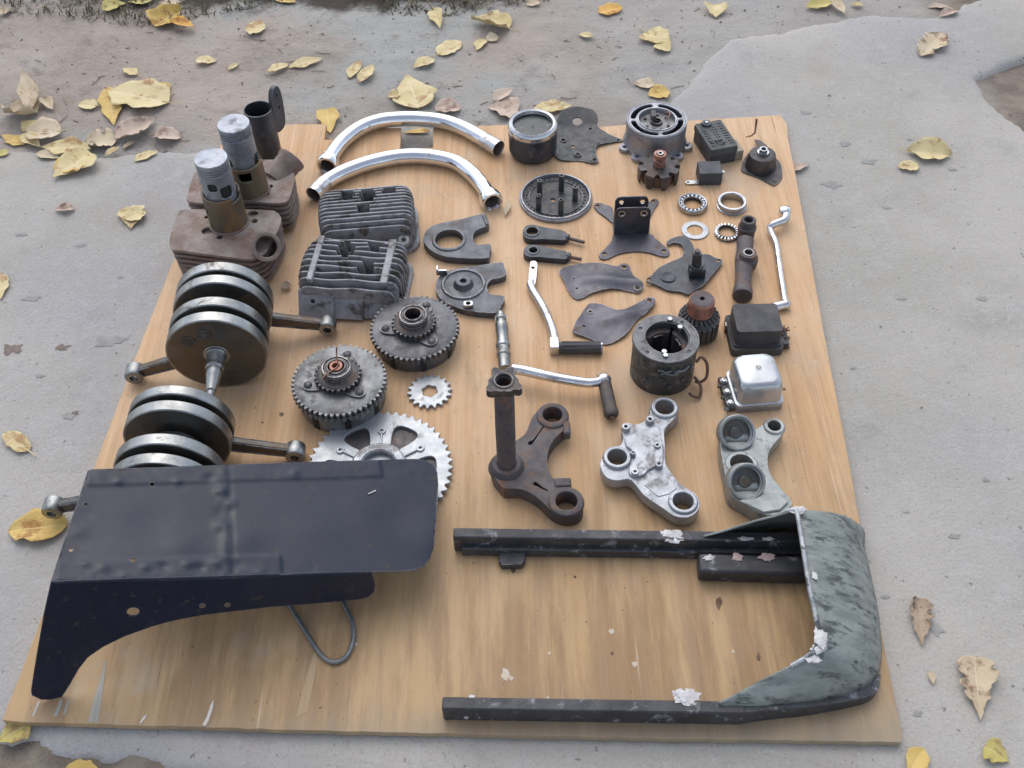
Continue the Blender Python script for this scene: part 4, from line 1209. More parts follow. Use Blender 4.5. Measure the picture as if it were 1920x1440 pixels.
# ---- splined shaft lying behind the stem
L = P(942, 640); L.z = 0
t = thing('splined_shaft', 'dark stepped shaft with ring grooves lying behind the standing stem', 'shaft', L)
a = cp(163, 530, .012) - L; b = cp(196, 985, .014) - L
n_ = (b - a).length
pr = [(0, 0), (.005, 0), (.0062, .004), (.0062, .010), (.0090, .012), (.0098, .020), (.0078, .022), (.0078, .028), (.0112, .031), (.0112, .046), (.0105, .047), (.0105, .078), (.0128, .080), (.0128, .087), (.0110, .089), (.0110, .100), (.0122, .102), (.0122, .107), (.0105, .109), (.0105, n_), (0, n_)]
MB().lathe(pr, 28, axis_m(a, b - a)).build('shaft', MT['steel_ground'], t, bevel=.0006)
sp = MB()
for k in range(14):
    m4 = axis_m(a, b - a) @ Matrix.Rotation(2 * PI * k / 14, 4, 'Z')
    sp.box((.0014, .0016, .010), (.0096, 0, .0155), m4)
sp.build('splines', MT['steel_ground'], t)

# ---- lower fork clamp with its standing stem
z = .028
L = P(*z1(160, 430, ZI), z); L.z = 0
t = thing('fork_clamp', 'rusty lower fork clamp with a tall dark stem tube standing in it', 'fork clamp', L)
pts = [(62, 425), (75, 390), (105, 350), (160, 310), (215, 275), (265, 240), (288, 200), (305, 150), (340, 100), (390, 68), (440, 60), (495, 75), (530, 115), (534, 165), (505, 210), (460, 250), (425, 295), (405, 350), (403, 410), (415, 460), (440, 500), (470, 512), (505, 505), (535, 535), (570, 575), (605, 605), (623, 645), (612, 695), (575, 722), (520, 730), (460, 715), (415, 685), (370, 640), (320, 600), (250, 568), (190, 562), (140, 560), (105, 520), (75, 480)]
def tr(p, r, k=None):
    q = loc2(zm([p], ZI), z, L)[0]
    return circ(q[0], q[1], r, 36)
rr = rad(*z1(435, 118, ZI), z, 62 / 3.2)
slit1 = loc2(zm([(388, 172), (394, 178), (350, 240), (322, 285), (306, 300), (290, 298), (286, 288), (300, 278), (318, 272), (345, 235)], ZI), z, L)
slit2 = loc2(zm([(318, 528), (332, 520), (348, 532), (372, 552), (408, 572), (404, 578), (366, 562), (338, 546), (322, 544)], ZI), z, L)
MB().plate(smo(loc2(zm(pts, ZI), z, L), 2), .001, z, [tr((435, 128), rr), tr((518, 645), rr * 1.05), slit1, slit2]).build('body', MT['rusty_dark'], t, bevel=.0035, segs=3)
for p, r in (((435, 128), rr), ((518, 645), rr * 1.05)):
    q = loc2(zm([p], ZI), z, L)[0]
    MB().lathe([(r - .0008, .002), (r - .0008, z + .004), (r + .003, z + .005), (r + .0085, z + .003), (r + .010, z - .002)], 44, Matrix.Translation((q[0], q[1], 0))).build('clamp_ring', MT['rusty_dark'], t, bevel=.0008)
MB().lathe([(.015, z - .004), (.015, z + .010), (.0215, z + .010), (.0265, z + .003), (.029, z - .004)], 40, Matrix.Identity(4)).build('stem_boss', MT['rusty_dark'], t, bevel=.001)
for p, s in (((497, 528), (.026, .016, .018)), ((520, 200), (.012, .026, .018))):
    q = loc2(zm([p], ZI), z, L)[0]
    MB().box(s, (q[0], q[1], z - .006)).build('pinch_lug', MT['rusty_dark'], t, bevel=.003)
hs = zat(948, 874, 693)
MB().lathe([(.0145, z - .01), (.0150, hs * .5), (.0145, hs - .004), (.0105, hs - .004), (.0105, z)], 36, None, True).build('stem_tube', MT['rusty_dark'], t, bevel=.0006)
o = []
for k in range(36):
    a = 2 * PI * k / 36
    r = .0205 + .0012 * math.cos(6 * a)
    for la, lw in ((215, 14), (330, 13), (62, 13), (120, 12)):
        da = abs((math.degrees(a) - la + 180) % 360 - 180)
        if da < lw * 1.6: r = max(r, .0205 + .0085 * (1 - (da / (lw * 1.6)) ** 2))
    o.append((r * math.cos(a), r * math.sin(a)))
MB().plate(smo(o, 2), hs - .014, hs, [circ(0, 0, .0115, 32)]).build('top_flange', MT['dark_steel'], t, bevel=.0015)
MB().lathe([(.0118, hs - .02), (.0118, hs + .002), (.0145, hs + .002), (.016, hs - .001)], 36).build('flange_rim', MT['dark_steel'], t, bevel=.0004)
MB().lathe([(.0117, hs - .03), (0, hs - .03)], 24).build('bore_floor', MT['rusty_dark'], t)

# ---- silver top clamp
z = .030
L = P(*z1(980, 400, ZI), z); L.z = 0
t = thing('fork_clamp', 'bright silver cast fork clamp with three open rings and a bolt studded platform', 'fork clamp', L)
pts = [(722, 430), (728, 390), (760, 345), (810, 318), (845, 300), (862, 255), (850, 225), (850, 190), (872, 168), (905, 172), (940, 178), (985, 160), (1000, 135), (1022, 115), (1022, 80), (1050, 38), (1100, 20), (1155, 28), (1186, 65), (1186, 105), (1160, 150), (1120, 190), (1105, 225), (1112, 320), (1112, 400), (1135, 450), (1175, 505), (1230, 555), (1290, 590), (1318, 640), (1312, 690), (1270, 728), (1215, 738), (1160, 725), (1110, 690), (1050, 650), (980, 600), (930, 535), (890, 505), (830, 515), (775, 505), (740, 475)]
rA = rad(*z1(1107, 82, ZI), z, 60 / 3.2); rB = rad(*z1(822, 385, ZI), z, 62 / 3.2); rC = rad(*z1(1218, 645, ZI), z, 66 / 3.2)
MB().plate(smo(loc2(zm(pts, ZI), z, L), 2), .010, z, [tr((1107, 82), rA), tr((822, 385), rB), tr((1218, 645), rC)]).build('body', MT['silver_cast'], t, bevel=.003, segs=3)
for p, r, zz in (((1107, 82), rA, 0), ((822, 385), rB, .002), ((1218, 645), rC, 0)):
    q = loc2(zm([p], ZI), z, L)[0]
    MB().lathe([(r - .0008, .001), (r - .0008, z + .004 + zz), (r + .0045, z + .004 + zz), (r + .0075, z - .002), (r + .0085, .004), (r + .0065, .001)], 48, Matrix.Translation((q[0], q[1], 0)), True).build('fork_ring', MT['silver_cast'], t, bevel=.001)
pl = [(868, 258), (905, 238), (1000, 205), (1062, 188), (1080, 215), (1095, 300), (1100, 395), (1070, 420), (1010, 450), (985, 480), (925, 490), (895, 470), (900, 430), (930, 380), (915, 335), (880, 310)]
MB().plate(smo(loc2(zm(pl, ZI), z + .004, L), 2), z - .002, z + .0045).build('platform', MT['silver_cast'], t, bevel=.002)
for p, r in (((875, 195), .0062), ((1020, 150), .0062), ((1063, 305), .0052), ((1073, 418), .0056), ((930, 465), .0056), ((918, 350), .004)):
    q = loc2(zm([p], ZI), z + .006, L)[0]
    MB().lathe([(r * .45, z - .006), (r * .45, z + .0085), (r, z + .0085), (r * 1.25, z - .004)], 22, Matrix.Translation((q[0], q[1], 0))).cyl((q[0], q[1], z - .001), (q[0], q[1], z), r * .5).build('bolt_boss', MT['silver_cast'], t, bevel=.0007)
MB().plate(loc2(zm([(985, 540), (1010, 520), (1120, 470), (1150, 520), (1185, 560), (1130, 600), (1070, 615)], ZI), z, L), z - .001, z + .0012).build('arm_pad', MT['silver_cast'], t, bevel=.001)

# ---- grey green clamp with two ribbed rubbers
z = .030
L = P(*z1(1580, 430, ZI), z); L.z = 0
t = thing('fork_clamp', 'grey green cast fork clamp carrying two ribbed round mounts, touching the welded frame', 'fork clamp', L)
pts = [(1442, 230), (1455, 190), (1500, 160), (1560, 152), (1610, 175), (1650, 208), (1690, 185), (1735, 152), (1785, 148), (1822, 170), (1828, 205), (1805, 250), (1760, 300), (1732, 350), (1728, 420), (1745, 480), (1790, 540), (1840, 600), (1875, 645), (1850, 690), (1790, 715), (1720, 722), (1640, 690), (1580, 650), (1520, 615), (1492, 580), (1475, 500), (1455, 400), (1442, 310)]
rA = rad(*z1(1765, 192, ZI), z, 42 / 3.2); rB = rad(*z1(1570, 410, ZI), z, 72 / 3.2)
MB().plate(smo(loc2(zm(pts, ZI), z, L), 2), .001, z, [tr((1765, 192), rA), tr((1570, 418), rB)]).build('body', MT['greengrey_cast'], t, bevel=.004, segs=3)
q = loc2(zm([(1765, 192)], ZI), z, L)[0]
MB().lathe([(rA - .0005, .002), (rA - .0005, z + .003), (rA + .004, z + .003), (rA + .007, z - .001)], 36, Matrix.Translation((q[0], q[1], 0))).build('eye_rim', MT['greengrey_cast'], t, bevel=.0006)
q = loc2(zm([(1570, 418)], ZI), z, L)[0]
MB().lathe([(rB - .0005, .002), (rB - .0005, z + .002), (rB + .005, z + .002), (rB + .008, z - .001)], 40, Matrix.Translation((q[0], q[1], 0))).build('centre_rim', MT['greengrey_cast'], t, bevel=.0006)
MB().plate(loc2(zm([(1545, 640), (1700, 600), (1790, 600), (1850, 650), (1800, 700), (1700, 715)], ZI), z, L), z - .001, z + .0035).build('lower_pad', MT['greengrey_cast'], t, bevel=.002)
for p in ((1538, 228), (1594, 522)):
    q = P(*z1(p[0], p[1], ZI), z + .012) - L
    m4 = axis_m(q, (.08, -.60, .80))
    MB().lathe([(.0285, -.016), (.0285, .0005), (.0270, .0020), (.0270, .0035), (.0288, .0045), (.0288, .0075), (.0275, .0090), (.0250, .0090), (.0242, .0075), (.0242, .0030), (.0222, .0020), (.0222, -.0045), (.0215, -.016)], 52, m4, True).build('clamp_seat', MT['greengrey_cast'], t, bevel=.0005)
    MB().lathe([(.0220, -.0050), (.0105, -.0045), (.0100, -.0020), (.0085, -.0010), (0, -.0005)], 44, m4).build('seat_floor', MT['steel_face'], t)
    MB().box((.046, .030, .020), (q.x, q.y + .006, z - .004)).build('saddle_block', MT['greengrey_cast'], t, bevel=.006, segs=3)

# ---- starter field housing and armature
L = P(1240, 697); h = zat(1240, 697, 635)
t = thing('field_housing', 'wide black open drum housing with pole pieces inside and a flat rim', 'generator', L)
Rs = rad(1237, 636, h, 63)
MB().lathe([(Rs * .97, 0), (Rs * .97, h - .008), (Rs * 1.0, h - .006), (Rs * 1.0, h), (Rs * .985, h + .001), (Rs * .66, h + .001), (Rs * .65, h - .003), (Rs * .65, h - .010), (Rs * .82, h - .011), (Rs * .82, .002), (Rs * .8, 0)], 80, None, True).build('drum', MT['oily_black'], t, bevel=.0007)
MB().plate(circ(0, 0, Rs * .985, 72), h + .0004, h + .0022, [circ(.003, .002, Rs * .66, 56)] + [circ(Rs * .83 * math.cos(R_(a)), Rs * .83 * math.sin(R_(a)), .0035, 12) for a in (48, 150, 222, 318)]).build('rim_face', MT['grey_gear'], t, bevel=.0006)
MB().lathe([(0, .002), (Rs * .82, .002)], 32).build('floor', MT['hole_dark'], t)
for a in (20, 110, 200, 290):
    o = arcslot(Rs * .50, Rs * .80, a - 30, a + 30, 8)
    MB().plate(o, .010, h - .014).build('field_coil', MT['rusty_dark'], t, bevel=.003)
    c_, s_ = math.cos(R_(a)), math.sin(R_(a))
    MB().plate(arcslot(Rs * .44, Rs * .49, a - 16, a + 16, 6), .012, h - .018).build('pole_piece', MT['steel_ground'], t, bevel=.001)
for a, r in ((258, .60), (262, .74), (75, .76), (40, .60)):
    x, y = Rs * r * math.cos(R_(a)), Rs * r * math.sin(R_(a))
    MB().cyl((x, y, h - .004), (x, y, h + .006), .0048, n=6).build('screw', MT['steel_bright'], t, bevel=.0006)
for a, zz in ((250, .66), (262, .50), (285, .62), (300, .40), (232, .35), (318, .58), (275, .28)):
    c_, s_ = math.cos(R_(a)), math.sin(R_(a)); r = Rs * .965
    MB().cyl((r * c_, r * s_, h * zz), ((r + .004) * c_, (r + .004) * s_, h * zz), .0042, n=10).build('side_screw', MT['dark_steel'], t, bevel=.0005)
for i, (a0, a1, zz) in enumerate(((252, 275, .76), (258, 292, .68), (280, 310, .72))):
    w = [((Rs * 1.0) * math.cos(R_(a0 + (a1 - a0) * k / 8)), (Rs * 1.0) * math.sin(R_(a0 + (a1 - a0) * k / 8)), h * zz + .002 * math.sin(k)) for k in range(9)]
    MB().tube(w, .0018, 8).build('strap_wire', MT['wire_steel'], t)
wr = [(Rs * .95, -.016, .040), (Rs * 1.12, -.010, .046), (Rs * 1.30, -.016, .034), (Rs * 1.28, -.030, .018), (Rs * 1.1, -.034, .010), (Rs * .95, -.034, .012)]
MB().tube([V(p) for p in smo(wr, 6, False)], .0026, 10).build('lead_wire', MT['brown_wire'], t)
wr = [(Rs * .9, -.030, .020), (Rs * 1.08, -.044, .012), (Rs * 1.02, -.062, .006), (Rs * .8, -.062, .008), (Rs * .7, -.058, .012)]
MB().tube([V(p) for p in smo(wr, 6, False)], .0026, 10).build('lead_wire', MT['brown_wire'], t)

L = P(1306, 623); h = zat(1306, 623, 590)
t = thing('armature', 'dark wound armature with a copper commutator on top, behind the black drum housing', 'rotor', L)
Ra = rad(1306, 590, h, 38)
MB().lathe([(0, 0), (Ra * .86, 0), (Ra * .95, .004), (Ra * .95, h - .004), (Ra * .82, h), (0, h + .001)], 64).build('core', MT['oily_black'], t, bevel=.001)
for k in range(22):
    m4 = Matrix.Rotation(2 * PI * k / 22, 4, 'Z')
    MB().box((.004, Ra * .20, h - .008), (Ra * .975, 0, h / 2), m4).build('lamination', MT['oily_black'], t, bevel=.0008)
    w = [(Ra * .52, .0, h + .003), (Ra * .7, .002, h + .006), (Ra * .88, .004, h + .001)]
    MB().tube([m4 @ V(p) for p in w], .0030, 6).build('winding', MT['rubber'], t)
h2 = zat(1306, 623, 560)
MB().lathe([(Ra * .60, h), (Ra * .64, h + .010), (Ra * .62, h + .011), (Ra * .62, h2 - .004), (Ra * .57, h2), (.010, h2)], 56).build('commutator', MT['copper'], t, bevel=.0005)
MB().lathe([(.0045, h2 - .004), (.0045, h2 + .001), (Ra * .54, h2 + .001), (Ra * .58, h2 - .001)], 40).build('commutator_top', MT['rusty_dark'], t, bevel=.0005)
for k in range(26):
    m4 = Matrix.Rotation(2 * PI * k / 26, 4, 'Z')
    MB().box((.0014, Ra * .095, h2 - h - .018), (Ra * .622, 0, (h + h2) / 2 + .004), m4).build('commutator_bar', MT['copper'], t)
MB().lathe([(0, h2 - .006), (.0045, h2 - .006)], 16).build('shaft_hole', MT['hole_dark'], t)

# ---- regulator boxes
L = P(1411, 634)
t = thing('regulator_box', 'matt black regulator box on a wider base, between shift lever and silver box', 'electrical box', L)
MB().plate(rrect(.090, .086, .008), .0004, .016).build('base', MT['rubber'], t, bevel=.002)
MB().plate(rrect(.078, .066, .006), .016, .052).build('lid', MT['rubber'], t, bevel=.003, segs=3)
MB().plate(rrect(.083, .072, .006), .014, .020).build('lid_skirt', MT['rubber'], t, bevel=.0015)
sc = MB(); rnd = random.Random(5)
for k in range(26):
    p = V((.047 + rnd.uniform(0, .011), rnd.uniform(-.028, .012), rnd.uniform(.004, .018)))
    sc.cyl(p, p + V((rnd.uniform(-.008, .008), rnd.uniform(-.008, .008), rnd.uniform(-.004, .006))), .0014, n=6)
sc.build('wire_stubs', MT['brown_wire'], t)
MB().box((.014, .042, .014), (.050, -.008, .0074)).build('terminal_strip', MT['oily_black'], t, bevel=.0015)
MB().box((.003, .010, .018), (-.0465, .018, .010)).build('clip', MT['steel_ground'], t, bevel=.0005)

L = P(1412, 737)
t = thing('regulator_box', 'silver lidded regulator box with three terminal screws along its left side', 'electrical box', L, R_(4))
MB().plate(rrect(.082, .080, .010), .0004, .012).build('base', MT['aluminium'], t, bevel=.0015)
def rloft(secs, m, name, bev=0):
    mb = MB(); n = None; vs = []
    for w, hh, r, zz, dy in secs:
        o = rrect(w, hh, r, 6); n = len(o)
        vs += [(x, y + dy, zz) for x, y in o]
    fs = [(i * n + k, i * n + (k + 1) % n, (i + 1) * n + (k + 1) % n, (i + 1) * n + k) for i in range(len(secs) - 1) for k in range(n)]
    fs.append([(len(secs) - 1) * n + k for k in range(n)])
    mb.add(vs, fs)
    return mb.build(name, m, t, bevel=bev, smooth=45)
MT['lid_silver'] = mat('scuffed_silver_lid', (.52, .535, .55), (.42, .435, .45), (.22, .42), .75, 22, .08, spots=((.36, .36, .36), .22, 24, .5, .55))
rloft([(.080, .078, .010, .011, 0), (.081, .080, .010, .013, 0), (.081, .080, .010, .017, 0), (.075, .075, .012, .0185, 0), (.073, .074, .013, .044, .003), (.070, .071, .015, .051, .0035), (.064, .066, .015, .0552, .004), (.052, .054, .012, .0568, .004), (.012, .010, .004, .0574, .004)], MT['lid_silver'], 'lid')
MB().lathe([(.0, .0595), (.0024, .0595), (.0026, .058), (.0056, .058), (.0060, .0565)], 20, Matrix.Translation((.001, .006, 0))).build('lid_screw', MT['steel_bright'], t, bevel=.0004)
MB().box((.018, .068, .010), (-.045, -.002, .0062)).build('terminal_strip', MT['oily_black'], t, bevel=.0015)
for y in (-.027, -.003, .021):
    MB().cyl((-.047, y, .010), (-.047, y, .0135), .0062, n=16).cyl((-.047, y, .0135), (-.047, y, .0165), .0046, n=16).build('terminal_screw', MT['steel_bright'], t, bevel=.0006)
    MB().cyl((-.052, y - .010, .008), (-.058, y - .011, .012), .003, n=10).build('terminal_end', MT['steel_ground'], t, bevel=.0005)

# ---- crankshafts
def crank(label, top_b, top_f, Rk, fr, rods, pins, shaft, hub=False, dz=0.0):
    A = P(top_b[0], top_b[1], 2 * Rk); B = P(top_f[0], top_f[1], 2 * Rk)
    A.z = B.z = Rk
    ax = (B - A).normalized(); Ln = (B - A).length
    L = (A + B) / 2; L.z = 0
    t = thing('crankshaft', label, 'crankshaft', L, 0, 'twin crankshafts with connecting rods')
    A -= L; B -= L
    m4 = axis_m(A, ax)
    for i, (a, b) in enumerate(fr):
        z0, z1_ = a * Ln, b * Ln
        MB().lathe([(.012, z0 + .002), (Rk * .86, z0 + .0015), (Rk * .90, z0), (Rk - .0015, z0), (Rk, z0 + .0015), (Rk, z1_ - .0015), (Rk - .0015, z1_), (Rk * .90, z1_), (Rk * .86, z1_ - .0012), (.012, z1_ - .0012)], 96, m4).build('flywheel', MT['steel_ground'], t, bevel=.0004, smooth=25)
        face = MB().lathe([(0, z1_ - .0006), (Rk * .955, z1_ + .0003), (Rk * .955, z1_ - .001)], 72, m4)
        face.lathe([(0, z0 + .0006), (Rk * .955, z0 - .0003), (Rk * .955, z0 + .001)], 72, m4)
        face.build('flywheel_face', MT['steel_face'], t, smooth=30)
    mb = MB().lathe([(0, -.03), (.012, -.03), (.013, 0), (.0155, .005), (.0155, Ln - .002), (0, Ln)], 32, m4)
    mb.build('main_shaft', MT['steel_ground'], t)
    if hub:
        zc = (fr[1][1] + fr[2][0]) / 2 * Ln
        MB().lathe([(.014, zc - .014), (.040, zc - .014), (.042, zc - .011), (.042, zc + .011), (.040, zc + .014), (.014, zc + .014)], 56, m4).build('centre_bearing', MT['steel_ground'], t, bevel=.001)
    if shaft:
        s = MB().lathe([(.022, Ln + .0006), (.021, Ln + .0016), (.0175, Ln + .002), (.0155, Ln + .005), (.0150, Ln + .030), (.0128, Ln + .032), (.0124, Ln + .046), (.0115, Ln + .048), (.0085, Ln + .078), (.0062, Ln + .080), (.0058, Ln + .094), (.0045, Ln + .096), (0, Ln + .096)], 40, m4)
        s.build('shaft_end', MT['steel_ground'], t, bevel=.0006)
    side = V((ax.y, -ax.x, 0)); side = side if side.x > 0 else -side
    for pa, pr in pins:
        c_ = B + side * (pr * math.cos(R_(pa))) + V((0, 0, pr * math.sin(R_(pa)))) + ax * .0006
        MB().lathe([(.0100, .0001), (.0102, .0010), (.0122, .0010), (.0126, .0001)], 28, axis_m(c_, ax), True).build('crank_pin', MT['steel_face'], t, bevel=.0003)
        MB().lathe([(0, .0008), (.0101, .0008)], 28, axis_m(c_, ax)).build('pin_recess', MT['oily_black'], t)
    for fc, epx, ez, pin in rods:
        g = A + ax * (fc * Ln)
        e = P(epx[0], epx[1], ez) - L
        # slide the small end along the axis direction into the plane of its gap
        e = e - ax * ((e - g).dot(ax))
        s = g + (V((e.x, e.y, 0)) - V((g.x, g.y, 0))).normalized() * pin[0] + V((0, 0, pin[1]))
        d = (e - s).normalized()
        up = ax.cross(d)
        rod = []
        for q_, hw in ((0, .0135), (.5, .0115), (1, .0095)):
            rod.append((s + d * ((e - s).length * q_), hw))
        mb = MB(); vs = []; 
        for p_, hw in rod:
            for sx, su, dep in ((-1, -1, 0), (-1, 1, 0), (1, 1, 0), (1, -1, 0)):
                vs.append(p_ + ax * (.0055 * sx) + up * (hw * su))
        n = 4
        fs = [(i * n + k, i * n + (k + 1) % n, (i + 1) * n + (k + 1) % n, (i + 1) * n + k) for i in range(2) for k in range(n)] + [(3, 2, 1, 0), (8, 9, 10, 11)]
        mb.add(vs, fs)
        rod_o = mb.build('connecting_rod', MT['steel_face'], t, bevel=.002)
        fl = MB()
        for sx in (-1, 1):
            for su in (-1, 1):
                fl.tube([s + ax * (.0055 * sx) + up * (.0112 * su), e - d * .012 + ax * (.0055 * sx) + up * (.0080 * su)], .0016, 8)
        fl.build('rod_flanges', MT['dark_steel'], rod_o)
        MB().lathe([(.0085, -.0125), (.0145, -.0125), (.0158, -.010), (.0158, .010), (.0145, .0125), (.0085, .0125)], 36, axis_m(e, ax), True).build('small_end', MT['steel_ground'], rod_o, bevel=.0008)
        MB().lathe([(.0075, -.0132), (.0090, -.0132), (.0090, .0132), (.0075, .0132)], 28, axis_m(e, ax), True).build('small_end_bush', MT['steel_bright'], rod_o)
        MB().lathe([(.014, -.0068), (.026, -.0068), (.0268, -.005), (.0268, .005), (.026, .0068), (.014, .0068)], 40, axis_m(s, ax), True).build('big_end', MT['steel_ground'], rod_o, bevel=.0006)
    return t


crank('crankshaft farther back whose full front disc and tapered shaft point at the viewer', (403, 490), (384, 601), .0815, [(0, .155), (.225, .375), (.60, .75), (.845, 1)], [(.19, (613, 627), .022, (.034, -.028)), (.80, (256, 686), .020, (.036, -.026))], [(137, .052), (101, .050)], True)
crank('crankshaft nearer the front, half covered by the black sheet metal tray', (318, 721), (280, 869), .0805, [(0, .125), (.20, .335), (.625, .765), (.865, 1)], [(.163, (553, 855), .018, (.034, -.030)), (.815, (101, 950), .018, (.036, -.028))], [], False, True)

# ---- clutch drums with gears
def clutch(label, base_px, top_px_y, rg, n, band, body_m, extra, ph):
    L = P(*base_px); h = zat(base_px[0], base_px[1], top_px_y)
    Rg = rad(base_px[0], top_px_y, h, rg)
    t = thing('clutch_drum', label, 'clutch drum', L, 0, 'toothed clutch drums')
    MB().lathe([(0, .001), (Rg * .88, .001), (Rg * .90, .003), (Rg * .90, h - band)], 72).build('drum', body_m, t, bevel=.0006)
    for k in range(8):
        m4 = Matrix.Rotation(2 * PI * (k + .3) / 8, 4, 'Z')
        MB().box((.003, .010, h - band - .006), (Rg * .898, 0, (h - band) / 2), m4).build('drum_slot', MT['hole_dark'], t)
    g1 = gear(n, Rg * .935, Rg, .70, .30)
    zt = h
    if extra:
        MB().plate(g1, h - .007, h).build('gear_ring', body_m, t, bevel=.0005)
        MB().plate(gear(n, Rg * .945, Rg * 1.005, .70, .30), h - band, h - .0105).build('gear_ring', body_m, t, bevel=.0005)
        MB().lathe([(Rg * .90, h - .011), (Rg * .955, h - .011), (Rg * .955, h - .0065), (Rg * .90, h - .0065)], 64, None, True).build('ring_groove', MT['hole_dark'], t)
    else:
        MB().plate(g1, h - band, h).build('gear_ring', body_m, t, bevel=.0005)
    MB().lathe([(Rg * .93, h), (Rg * .91, h + .0008), (Rg * .6, h + .0012), (0, h + .0012)], 72).build('top_face', body_m, t)
    tri = []
    for k in range(72):
        a = 2 * PI * k / 72; c_ = math.cos(3 * (a - R_(ph)))
        r = Rg * (.44 + .33 * max(0, c_) ** 1.6)
        tri.append((r * math.cos(a), r * math.sin(a)))
    MB().plate(tri, h + .001, h + .0052).build('lobe_plate', MT['grey_gear'], t, bevel=.0012)
    for k in range(3):
        a = R_(ph + 120 * k); x, y = Rg * .645 * math.cos(a), Rg * .645 * math.sin(a)
        MB().lathe([(.0068, h + .005), (.0062, h + .0075), (.003, h + .0090), (0, h + .0094)], 20, Matrix.Translation((x, y, 0))).build('rivet', MT['grey_gear'], t, smooth=60)
    k = Rg / .078
    MB().plate(gear(26, .0345 * k, .0385 * k, .66, .34), h + .0052, h + .0150, [circ(0, 0, .02, 24)]).build('pinion', MT['dark_steel'], t, bevel=.0006)
    MB().lathe([(.034 * k, h + .015), (.0315 * k, h + .0165), (.0255 * k, h + .017), (.0255 * k, h + .021), (.0240 * k, h + .022), (.0240 * k, h + .0245), (.0252 * k, h + .0255), (.0252 * k, h + .028), (.0235 * k, h + .029), (.0165 * k, h + .029), (.0160 * k, h + .026)], 56).build('hub_collar', MT['dark_steel'], t, bevel=.0005)
    MB().lathe([(.0135 * k, h + .010), (.0135 * k, h + .033), (.0165 * k, h + .033), (.0170 * k, h + .030), (.0200 * k, h + .0300), (.0204 * k, h + .027)], 48).build('hub_bush', MT['dark_steel'], t, bevel=.0005)
    MB().lathe([(.0215 * k, h + .0285), (.0235 * k, h + .0285), (.0235 * k, h + .0312), (.0215 * k, h + .0312)], 48, None, True).build('circlip', MT['grey_gear'], t)
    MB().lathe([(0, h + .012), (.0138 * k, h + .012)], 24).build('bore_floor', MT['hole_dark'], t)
    return t, h, k


clutch('dark grey clutch drum farther back, single gear ring, open hub', (781, 643), 613, 84, 48, .010, MT['grey_gear'], False, 68)
t, h, k = clutch('dusty pale clutch drum nearer the front, double gear ring, red wire in its hub', (644, 751), 711, 89, 50, .0165, MT['pale_gear'], True, 78)
w = [(-.020, -.022, h + .030), (-.012, -.016, h + .034), (-.004, -.010, h + .035), (.004, -.002, h + .036), (.002, .010, h + .045), (.004, .016, h + .062)]
MB().tube([V(p) for p in smo(w, 5, False)], .0012, 8).build('hub_wire', MT['copper'], t)
MB().lathe([(.0062, h + .02), (.0062, h + .034), (.0105, h + .034), (.0105, h + .02)], 28, None, True).build('hub_sleeve', MT['copper'], t)

# ---- small and large sprocket
L = P(806, 737)
t = thing('small_sprocket', 'small pale toothed sprocket lying flat beside the clutch drum', 'sprocket', L, .1)
Rsm = rad(806, 737, .004, 42.5)
sq = circ(0, 0, .0128, 24)
sq = [((.0136 if (i // 2) % 2 else .0118) * math.cos(2 * PI * i / 24), (.0136 if (i // 2) % 2 else .0118) * math.sin(2 * PI * i / 24)) for i in range(24)]
MB().plate(gear(18, Rsm * .82, Rsm, .72, .20), .0006, .0062, [sq]).build('disc', MT['galvanised'], t, bevel=.0009)

L = P(712, 886)
t = thing('large_sprocket', 'large pale rear sprocket with dark petal recesses, half under the black tray', 'sprocket', L)
Rl = .1165
pock = []
for k in range(6):
    a = R_(90 + 31 + 60 * k)
    pet = [(.046, -.007), (.052, -.0105), (.066, -.0175), (.080, -.021), (.088, -.0165), (.0905, -.006), (.0905, .006), (.088, .0165), (.080, .021), (.066, .0175), (.052, .0105), (.046, .007)]
    pock.append(smo([(x * math.cos(a) - y * math.sin(a), x * math.sin(a) + y * math.cos(a)) for x, y in pet], 3))
MB().plate(gear(50, Rl * .945, Rl * 1.0, .74, .24), .004, .0105, pock).build('toothed_disc', MT['galvanised'], t, bevel=.0008)
MB().plate(circ(0, 0, .094, 72), .0006, .0045, [circ(0, 0, .02, 32)]).build('pocket_floor', MT['dark_steel'], t)
for k in range(6):
    a = R_(90 + 60 * k); m4 = Matrix.Rotation(a, 4, 'Z')
    MB().lathe([(.003, .010), (.003, .0135), (.0062, .0135), (.0072, .010)], 20, m4 @ Matrix.Translation((.074, 0, 0)), True).build('rivet_ring', MT['galvanised'], t, bevel=.0005)
    MB().box((.032, .0035, .004), (.052, 0, .0120), m4).build('rib', MT['galvanised'], t, bevel=.001)
MB().lathe([(.027, .004), (.027, .020), (.030, .0225), (.040, .0225), (.0435, .020), (.046, .0105)], 64).build('hub_ring', MT['silver_cast'], t, bevel=.0006)
MB().lathe([(0, .008), (.0275, .008)], 40).build('hub_floor', MT['steel_ground'], t)

